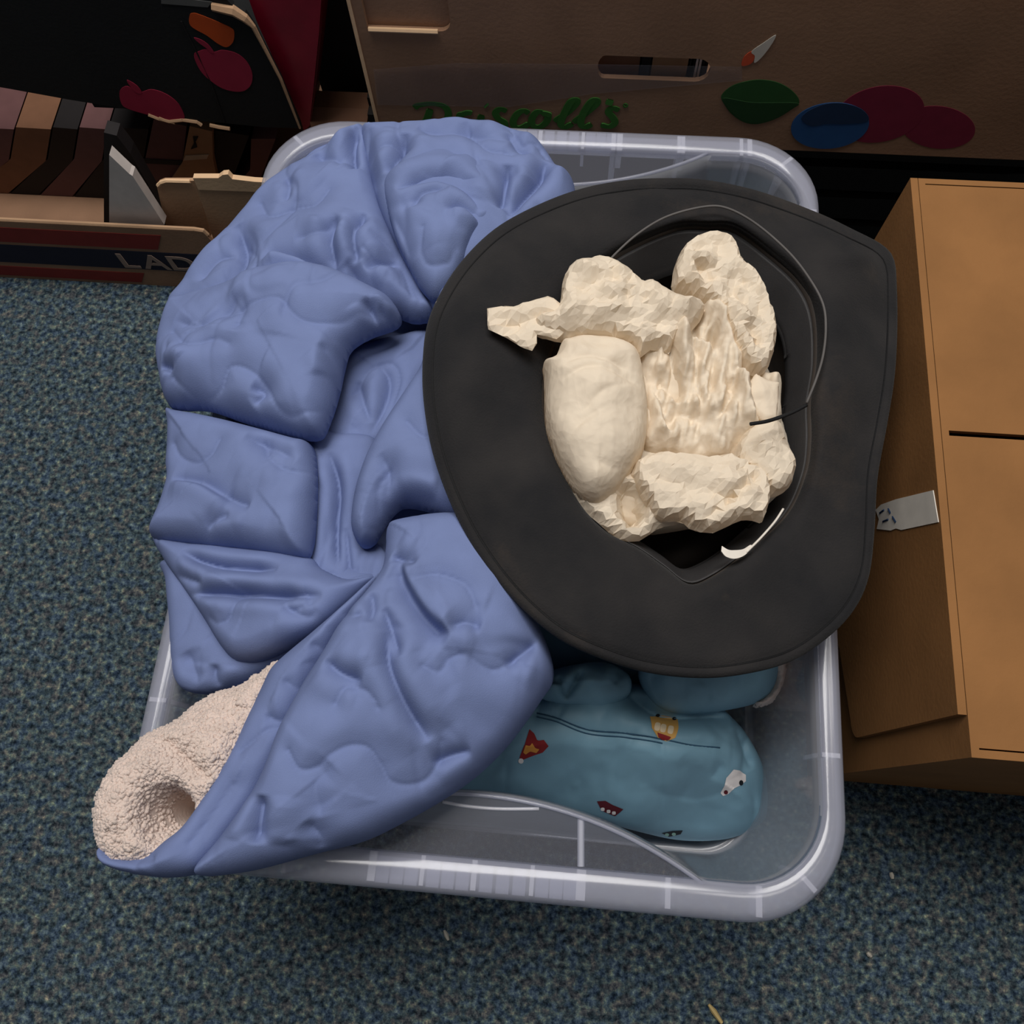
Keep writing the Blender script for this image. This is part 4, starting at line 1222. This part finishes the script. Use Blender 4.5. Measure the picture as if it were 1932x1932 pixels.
decal('leaf_print', [(1364, 184), (1420, 192), (1504, 193), (1490, 206), (1462, 222), (1430, 231), (1406, 228), (1382, 212)], YD, M['leaf_dark'], fc, .0011)
decal('berry_print', blob(1660, 215, 85, 52, -.2) , YD, M['magenta'], fc, .0004)
decal('berry_print', blob(1770, 240, 70, 40, .1), YD, M['magenta'], fc, .0003)
decal('berry_print', blob(1566, 236, 74, 43, -.12), YD, M['berry'], fc, .0009)
decal('berry_print', [(1528, 206), (1560, 194), (1596, 194), (1628, 206), (1638, 226), (1600, 232), (1560, 232), (1530, 236), (1512, 222)], YD, M['berry_dark'], fc, .0013)
decal('berry_print', [(1399, 122), (1404, 106), (1418, 96), (1424, 104), (1420, 116), (1410, 122)], YD, M['redorange'], fc, .0008)
decal('berry_print', [(1418, 96), (1440, 80), (1464, 65), (1452, 88), (1434, 110), (1423, 117), (1424, 104)], YD, M['offwhite'], fc, .0009)

# books showing through the carton's hand slot
def book(name, lo, hi, cover, label, group=None, spine='-y'):
    c = [(lo[i] + hi[i]) / 2 for i in range(3)]
    e = empty(name, (c[0], c[1], lo[2]), label, 'book', group)
    t = .003
    mesh('cover', *joinvf([boxvf(lo, (lo[0] + t, hi[1], hi[2])), boxvf((hi[0] - t, lo[1], lo[2]), hi), boxvf((lo[0] + t, lo[1], lo[2]), (hi[0] - t, lo[1] + t, hi[2]))]), cover, e)
    mesh('pages', *boxvf((lo[0] + t, lo[1] + t, lo[2] + .003), (hi[0] - t, hi[1] - .004, hi[2] - .004)), M['pages'], e)
    return e


def slotx(px): return atY(px, 130, YD + .02)[0]
zs = zb + .006
for a, b, m_, lab in ((1118, 1206, 'book_brown', 'ribbed brown book at the left of the carton slot'), (1208, 1226, 'book_dark', 'thin dark book in the carton slot beside the ribbed one'), (1228, 1296, 'book_tan', 'dull brown book in the middle of the carton slot'),
                      (1298, 1308, 'book_dark', 'thin black book left of the white one in the slot'), (1309, 1321, 'book_white', 'narrow white book at the right of the carton slot'), (1322, 1334, 'book_dark', 'black book at the right end of the carton slot')):
    xa, xb = slotx(a), slotx(b)
    book('book', (xa, YD + .014, zs), (xb - .0008, YD + .17, zs + .20), M[m_], lab, 'books inside the fruit carton')

# dark crate carrying the fruit carton, near-black colour put in for shade
ck = empty('shade_box', (.14, YD + .22, 0), 'dark crate under the brown fruit carton, coloured for the shade there', 'shade_box')
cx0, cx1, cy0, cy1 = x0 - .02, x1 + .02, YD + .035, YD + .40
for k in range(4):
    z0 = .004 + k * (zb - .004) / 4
    mesh('slat', *boxvf((cx0, cy0, z0), (cx1, cy0 + .012, z0 + (zb - .004) / 4 - .012)), M['shade_box'], ck)
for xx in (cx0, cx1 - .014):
    mesh('side_panel', *boxvf((xx, cy0 + .012, .0), (xx + .014, cy1, zb - .001)), M['shade_box'], ck)
mesh('back_panel', *boxvf((cx0 + .014, cy1 - .012, .0), (cx1 - .014, cy1, zb - .001)), M['shade_box'], ck)
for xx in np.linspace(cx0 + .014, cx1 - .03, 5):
    mesh('post', *boxvf((xx, cy0 + .0125, 0), (xx + .016, cy0 + .03, zb - .001)), M['shade_box'], ck)

# ------------------------------------------------------------------ low tray with lettering, left
YL = 0.627
tr = empty('produce_tray', (-.52, YL + .2, 0), 'low brown produce tray with navy and red print left of the tub', 'tray')
lip = pxY([(391, 446), (378, 430), (361, 426), (244, 430)], YL)
zl = lip[3][2]; xr = lip[0][0]
TXL, TXR = -.92, -.27
mesh('front_panel', *slab([(TXL, YL, 0), (TXR, YL, 0), (TXR, YL, zl - .030), (xr + .004, YL, zl - .030), (lip[0][0], YL, lip[0][2]), (lip[1][0], YL, zl - .001), (lip[2][0], YL, zl), (TXL, YL, zl)], (0, .005, 0)), M['card'], tr)
mesh('lip_edge', *tubevf([(TXL, YL + .0025, zl + .0006), (lip[2][0], YL + .0025, zl + .0006), (lip[1][0], YL + .0025, zl - .001), (lip[0][0], YL + .0025, lip[0][2])], .0024, 6), M['card_in'], tr)
zh = .155
mesh('side_panel', *boxvf((TXL, YL + .005, 0), (TXL + .005, YL + .42, zh)), M['card'], tr)
mesh('side_panel', *boxvf((TXR - .005, YL + .005, 0), (TXR, YL + .42, zh - .03)), M['card'], tr)
mesh('back_panel', *boxvf((TXL + .005, YL + .415, 0), (TXR - .005, YL + .42, zh)), M['card'], tr)
mesh('base_panel', *boxvf((TXL + .005, YL + .005, 0), (TXR - .005, YL + .415, .005)), M['card'], tr)
b0 = atY(244, 473, YL)[2]; b1 = atY(244, 506, YL)[2]
mesh('navy_band', *boxvf((TXL, YL - .0006, b1), (TXR, YL - .0002, b0)), M['navy'], tr)
r0, r1 = atY(250, 441, YL)[2], atY(250, 468, YL)[2]
xe, xe2 = atY(305, 446, YL)[0], atY(298, 470, YL)[0]
mesh('red_band', *slab([(TXL, YL - .0006, r0), (xe, YL - .0006, r0), (xe2, YL - .0006, r1), (TXL, YL - .0006, r1)], (0, .0004, 0)), M['redprint'], tr)
r0, r1 = atY(250, 514, YL)[2], atY(250, 531, YL)[2]
xe, xe2 = atY(272, 515, YL)[0], atY(266, 530, YL)[0]
mesh('red_band', *slab([(TXL, YL - .0006, r0), (xe, YL - .0006, r0), (xe2, YL - .0006, r1), (TXL, YL - .0006, r1)], (0, .0004, 0)), M['redprint'], tr)


def words(txt, loc, size, mat, parent, bold=.02, rot=(math.pi / 2, 0, 0), sx=1.0, name='lettering'):
    c = bpy.data.curves.new(name, 'FONT')
    c.body = txt; c.size = size; c.extrude = .0003; c.offset = bold * size
    t = bpy.data.objects.new(name + '_curve', c); COL.objects.link(t)
    dg = bpy.context.evaluated_depsgraph_get(); dg.update()
    me = bpy.data.meshes.new_from_object(t.evaluated_get(dg))
    bpy.data.objects.remove(t, do_unlink=True)
    R = Matrix.Translation(loc) @ Matrix.Rotation(rot[0], 4, 'X') @ Matrix.Scale(sx, 4, (1, 0, 0))
    me.transform(R)
    me.materials.clear(); me.materials.append(mat)
    o = bpy.data.objects.new(name, me); COL.objects.link(o)
    o.parent = parent; o.location = -Vector(parent.location)
    return o


ta = atY(277, 505, YL); tb_ = atY(369, 508, YL)
cap = atY(270, 480, YL)[2] - atY(262, 504, YL)[2]
size = cap / .70
wd = words('ADS', (ta[0], YL - .0012, ta[2] + .0005), size, M['letter'], tr, .018)
bw = [v.co.x for v in wd.data.vertices]
# width of the two letters A and D is measured from the photograph
scale = (tb_[0] - ta[0]) / ((max(bw) - min(bw)) * .69)
for v in wd.data.vertices: v.co.x = ta[0] + (v.co.x - ta[0]) * scale
l1 = words('L', (ta[0] - size * .62 * scale, YL - .0012, ta[2] + .0005), size, M['letter'], tr, .018)
l0x = ta[0] - size * .62 * scale
for v in l1.data.vertices: v.co.x = l0x + (v.co.x - l0x) * scale

# torn flaps folded inside the tray
YF = YL + .03
mesh('flap', *slab(pxY([(316, 440), (296, 352), (300, 345), (310, 341), (360, 341), (368, 341), (398, 446)], YF), (0, .004, 0)), M['card_in'], tr)
mesh('flap_edge', *tubevf(pxY([(298, 350), (304, 344), (314, 341), (359, 342)], YF), .0022, 6), M['card_edge'], tr)
YF2 = YL + .022
fl2 = pxY([(402, 450), (386, 400), (364, 336), (374, 335), (412, 336), (420, 330), (430, 329), (438, 338), (460, 341), (500, 343), (520, 345), (530, 450)], YF2)
mesh('flap', *slab(fl2, (0, .004, 0)), M['card_in'], tr)
mesh('flap_edge', *slab(pxY([(364, 336), (412, 336), (420, 330), (430, 329), (438, 338), (480, 343), (520, 345), (520, 357), (480, 362), (430, 360), (374, 358)], YF2 - .0012), (0, .006, 0)), M['card_edge'], tr)


def leaning(name, pts, Y, depth, mat, label, cat='book', group=None, pages=True):
    p3 = [(q[0], q[1], max(q[2], .006)) for q in pxY(pts, Y)]
    cxm = sum(p[0] for p in p3) / len(p3)
    e = empty(name, (cxm, Y + depth / 2, min(p[2] for p in p3)), label, cat, group)
    mesh('cover', *slab(p3, (0, depth, 0)), mat, e)
    return e, p3


# books standing in the tray
YB = 0.72
G = 'books standing in the produce tray'
e, p = leaning('book', [(206, 292), (244, 328), (250, 332), (310, 424), (290, 470), (206, 470)], YL + .014, .012, M['book_white'], 'white book leaning at the left end of the produce tray', group=G)
mesh('pages', *slab(pxY([(212, 306), (247, 340), (302, 425), (288, 462), (212, 462)], YL + .026), (0, .006, 0)), M['pages'], e)
e, p = leaning('book', [(196, 250), (220, 256), (246, 290), (320, 418), (330, 470), (196, 470)], YL + .040, .016, M['book_dark'], 'black book leaning behind the white one in the tray', group=G)
e, p = leaning('book', [(272, 310), (290, 225), (352, 238), (342, 330), (346, 470), (290, 470)], YB + .030, .13, M['book_plum'], 'plum clothbound book standing in the produce tray', group=G)
mesh('spine_band', *slab(pxY([(268, 308), (345, 312), (345, 304), (270, 300)], YB + .029), (0, .0009, 0)), M['book_dark'], e)
e, p = leaning('book', [(344, 308), (358, 238), (400, 248), (402, 300), (410, 340), (420, 470), (350, 470)], YB + .026, .13, M['book_tan'], 'tan book with a small black mark standing in the tray', group=G)
mesh('mark', *slab(pxY([(364, 258), (374, 258), (369, 268), (372, 278), (360, 282), (366, 270)], YB + .0250), (0, .0008, 0)), M['black'], e)
mesh('spine_band', *slab(pxY([(346, 303), (390, 300), (394, 292), (350, 294)], YB + .0250), (0, .0008, 0)), M['pages'], e)
e, p = leaning('book', [(404, 300), (406, 246), (470, 256), (470, 470), (424, 470)], YB + .034, .12, M['book_dark'], 'dark book standing right of the tan book in the tray', group=G)
e, p = leaning('book', [(472, 320), (474, 262), (520, 262), (520, 470), (474, 470)], YB + .038, .12, M['book_plum'], 'dark plum book beside the tub rim in the tray', group=G)

for a, b, m_, lab in ((196, 270, 'book_dark', 'black book beside the leaning white book in the tray'), (140, 192, 'book_plum', 'plum book near the left end of the tray'), (90, 136, 'book_dark', 'dark book left of the plum one in the tray'),
                      (20, 86, 'book_brown', 'brown book left of the dark ones in the tray'), (-60, 16, 'book_plum', 'leftmost plum book in the produce tray')):
    e, p = leaning('book', [(a, 300), (a + 10, 240), (b + 10, 244), (b, 304), (b + 20, 470), (a + 20, 470)], YB + .030, .1, M[m_], lab, group=G)

# ------------------------------------------------------------------ black printed carton above the tray
bc = empty('printed_carton', (-.45, YB + .15, .17), 'black carton with pink apple prints on top of the produce tray', 'carton')
bp = pxY([(-420, 92), (20, 168), (130, 188), (241, 206), (300, 222), (345, 226), (420, 232), (500, 240), (566, 242), (530, 150), (478, 50), (462, 26), (440, 12), (400, -30), (200, -40), (-420, -120)], YB)
mesh('front_panel', *slab(bp, (0, .006, 0)), M['blackcard'], bc)
zlow = min(p[2] for p in bp)
xl = bp[0][0]; xrr = bp[8][0]
mesh('base_panel', *boxvf((xl + .30, YB + .006, zlow + .012), (-.285, YB + .30, zlow + .018)), M['blackcard'], bc)
mesh('side_panel', *boxvf((xl + .02, YB + .006, zlow + .018), (xl + .026, YB + .30, zlow + .16)), M['blackcard'], bc)
mesh('back_panel', *boxvf((xl + .026, YB + .294, zlow + .018), (-.285, YB + .30, zlow + .16)), M['blackcard'], bc)
ed = pxY([(566, 242), (530, 150), (500, 92), (478, 50), (462, 34), (440, 20), (400, 12)], YB - .001)
mesh('torn_edge', *tubevf(ed, [.0012, .0016, .0018, .0024, .0042, .0050, .0040], 6), M['card_in'], bc)
for q in ([(300, 222), (318, 229), (345, 226)], [(345, 226), (372, 230), (380, 236)], [(396, 236), (414, 240), (434, 243)], [(280, 216), (300, 224), (330, 231)]):
    mesh('torn_edge', *tubevf(pxY(q, YB - .0005), .0022, 6), M['card_in'], bc)
decal('apple_print', [(366, 104), (376, 96), (392, 92), (402, 98), (420, 94), (446, 100), (466, 116), (476, 138), (474, 158), (462, 170), (444, 172), (420, 166), (398, 152), (378, 132)], YB, M['pink'], bc)
decal('apple_print', [(404, 98), (394, 84), (380, 74), (366, 70), (376, 80), (390, 90), (398, 98)], YB, M['pink'], bc, .0009)
decal('leaf_print', [(358, 28), (366, 24), (380, 28), (410, 40), (436, 52), (442, 60), (440, 78), (428, 88), (412, 82), (390, 66), (360, 48)], YB, M['orange'], bc)
decal('apple_print', [(226, 172), (240, 162), (262, 174), (285, 168), (312, 176), (334, 192), (346, 212), (346, 224), (320, 226), (280, 216), (246, 206), (230, 196)], YB, M['pink'], bc)
decal('apple_print', [(268, 174), (258, 160), (240, 150), (246, 162), (258, 174)], YB, M['pink'], bc, .0009)
mesh('crease', *tubevf(pxY([(342, 40), (372, 100), (400, 160), (424, 230)], YB - .0004), .0009, 5), M['felt_edge'], bc)
mesh('top_label', *slab(pxY([(304, -8), (400, 4), (392, 14), (304, 7)], YB - .0006), (0, .0005, 0)), flat('grey_label', (92, 92, 90)), bc)
# red folder beside it
YR = 0.735
rp = pxY([(440, -60), (470, 0), (484, 40), (520, 120), (548, 180), (568, 228), (574, 250), (584, 236), (592, 160), (602, 60), (606, 0), (606, -60)], YR)
rb = empty('red_binder', (sum(p[0] for p in rp) / len(rp), YR + .1, min(p[2] for p in rp)), 'glossy red binder standing between the black carton and fruit carton', 'binder')
mesh('cover', *slab(rp, (0, .008, 0)), M['redbook'], rb)
mesh('spine', *slab(pxY([(560, -60), (556, 60), (562, 160), (576, 246), (586, 236), (596, 160), (606, 60), (610, -60)], YR + .012), (0, .045, 0)), M['redbook'], rb)

# brown box low between them
lx = atY(600, 222, YD + .03)
lb = empty('small_carton', (lx[0] + .03, YD + .16, 0), 'dull brown carton in the dark gap left of the fruit carton', 'carton')
zz = atY(640, 206, YD + .06)[2]
mesh('body', *boxvf((lx[0] - .02, YD + .06, 0), (x0 - .025, YD + .085, zz)), M['book_brown'], lb)
mesh('flap', *slab([(lx[0] - .02, YD + .058, zz), (x0 - .025, YD + .058, zz), (x0 - .03, YD + .03, zz - .02), (lx[0] - .015, YD + .03, zz - .022)], (0, .001, .003)), M['book_brown'], lb)

gb = empty('shade_filler', (x0 - .056, YD + .22, 0), 'tall black case standing for shade in the gap between red binder and fruit carton', 'case')  # made-up block, black in place of the shade in this gap
mesh('body', *boxvf((x0 - .088, YD + .10, 0), (x0 - .024, YD + .34, .46)), M['shade_box'], gb)
mesh('filler_cap', *boxvf((x0 - .090, YD + .095, .4605), (x0 - .022, YD + .344, .474)), M['shade_box'], gb)
mesh('filler_tab', *boxvf((x0 - .066, YD + .090, .43), (x0 - .046, YD + .0945, .466)), M['lining'], gb)

# ------------------------------------------------------------------ tall carton at the right
XR = 0.302
yf = atX(1640, 1453, XR)[1]; yb = atX(1668, 444, XR)[1]
rc = empty('tall_carton', (XR + .15, (yf + yb) / 2, 0), 'tall brown cardboard carton with a white label right of the tub', 'carton')
ht, wdx = .34, .34
mesh('side_panel', *boxvf((XR, yf, 0), (XR + .005, yb, ht)), M['card_warm'], rc)
mesh('side_panel', *boxvf((XR + wdx - .005, yf, 0), (XR + wdx, yb, ht)), M['card_warm'], rc)
mesh('front_panel', *boxvf((XR + .005, yf, 0), (XR + wdx - .005, yf + .005, ht)), M['card_warm'], rc)
mesh('back_panel', *boxvf((XR + .005, yb - .005, 0), (XR + wdx - .005, yb, ht)), M['card_warm'], rc)
mesh('top_flap', *slab([(XR + .005, yf + .006, ht - .004), (XR + wdx - .005, yf + .006, ht - .004), (XR + wdx - .005, (yf + yb) / 2 - .002, ht - .004), (XR + .005, (yf + yb) / 2 - .002, ht - .004)], (0, 0, .004)), M['card_warm'], rc)
mesh('top_flap', *slab([(XR + .005, yb - .006, ht - .004), (XR + wdx - .005, yb - .006, ht - .004), (XR + wdx - .005, (yf + yb) / 2 + .002, ht - .004), (XR + .005, (yf + yb) / 2 + .002, ht - .004)], (0, 0, .004)), M['card_warm'], rc)
# outer sleeve panel with a rounded lower corner
y1 = atX(1650, 1384, XR - .006)[1]; zc = atX(1606, 1384, XR - .006)[2]
sl = [(XR - .006, yb, 0.03), (XR - .006, yb, ht), (XR - .006, y1, ht), (XR - .006, y1, zc + .015)]
for k in range(1, 6):
    a = math.pi / 2 * k / 6
    sl.append((XR - .006, y1 + .015 - .015 * math.cos(a), zc + .015 - .015 * math.sin(a)))
sl += [(XR - .006, y1 + .015, zc), (XR - .006, y1 + .08, zc - .02), (XR - .006, y1 + .2, .03)]
mesh('sleeve_panel', *slab(sl, (.0055, 0, 0)), M['card_warm'], rc)
lab = [tuple(atX(x, y, XR - .0068)) for x, y in ((1652, 962), (1662, 952), (1690, 942), (1760, 925), (1770, 985), (1700, 1000), (1690, 997), (1680, 1001), (1654, 998), (1658, 980))]
mesh('label', *slab(lab, (.0006, 0, 0)), M['tagwhite'], rc)
for a, b in (((1660, 968), (1668, 962)), ((1676, 960), (1680, 968)), ((1666, 984), (1676, 980)), ((1684, 975), (1690, 985))):
    mesh('label_mark', *tubevf([atX(a[0], a[1], XR - .0070), atX(b[0], b[1], XR - .0070)], .0008, 5), M['berry_dark'], rc)

# ------------------------------------------------------------------ bits on the carpet
def bit(name, pts, r, mat, label, cat, group=None):
    P3 = [at(x, y, .004) for x, y in pts]
    o = mesh(name, *tubevf(P3, r, 6), mat)
    c = np.mean(P3, axis=0)
    o.data.transform(Matrix.Translation((-c[0], -c[1], -c[2]))); o.location = c.tolist()
    return tag(o, label, cat, group)


bit('straw', [(1337, 1895), (1347, 1908), (1362, 1930)], [.0012, .0026, .0016], M['straw'], 'pale straw fragment on the carpet at the bottom edge', 'straw')
bit('crumb', [(838, 1755), (842, 1764), (846, 1774)], [.0010, .0022, .0012], M['crumb'], 'pale crumb on the carpet below the tub rim', 'crumb')
bit('crumb', [(1636, 1797), (1640, 1801), (1644, 1805)], [.0014, .0022, .0014], M['crumb'], 'small crumb on the carpet right of the straw', 'crumb')
bit('crumb', [(1681, 1646), (1683, 1652), (1684, 1658)], [.0016, .0022, .0014], M['crumb'], 'small crumb on the carpet beside the tub corner', 'crumb')
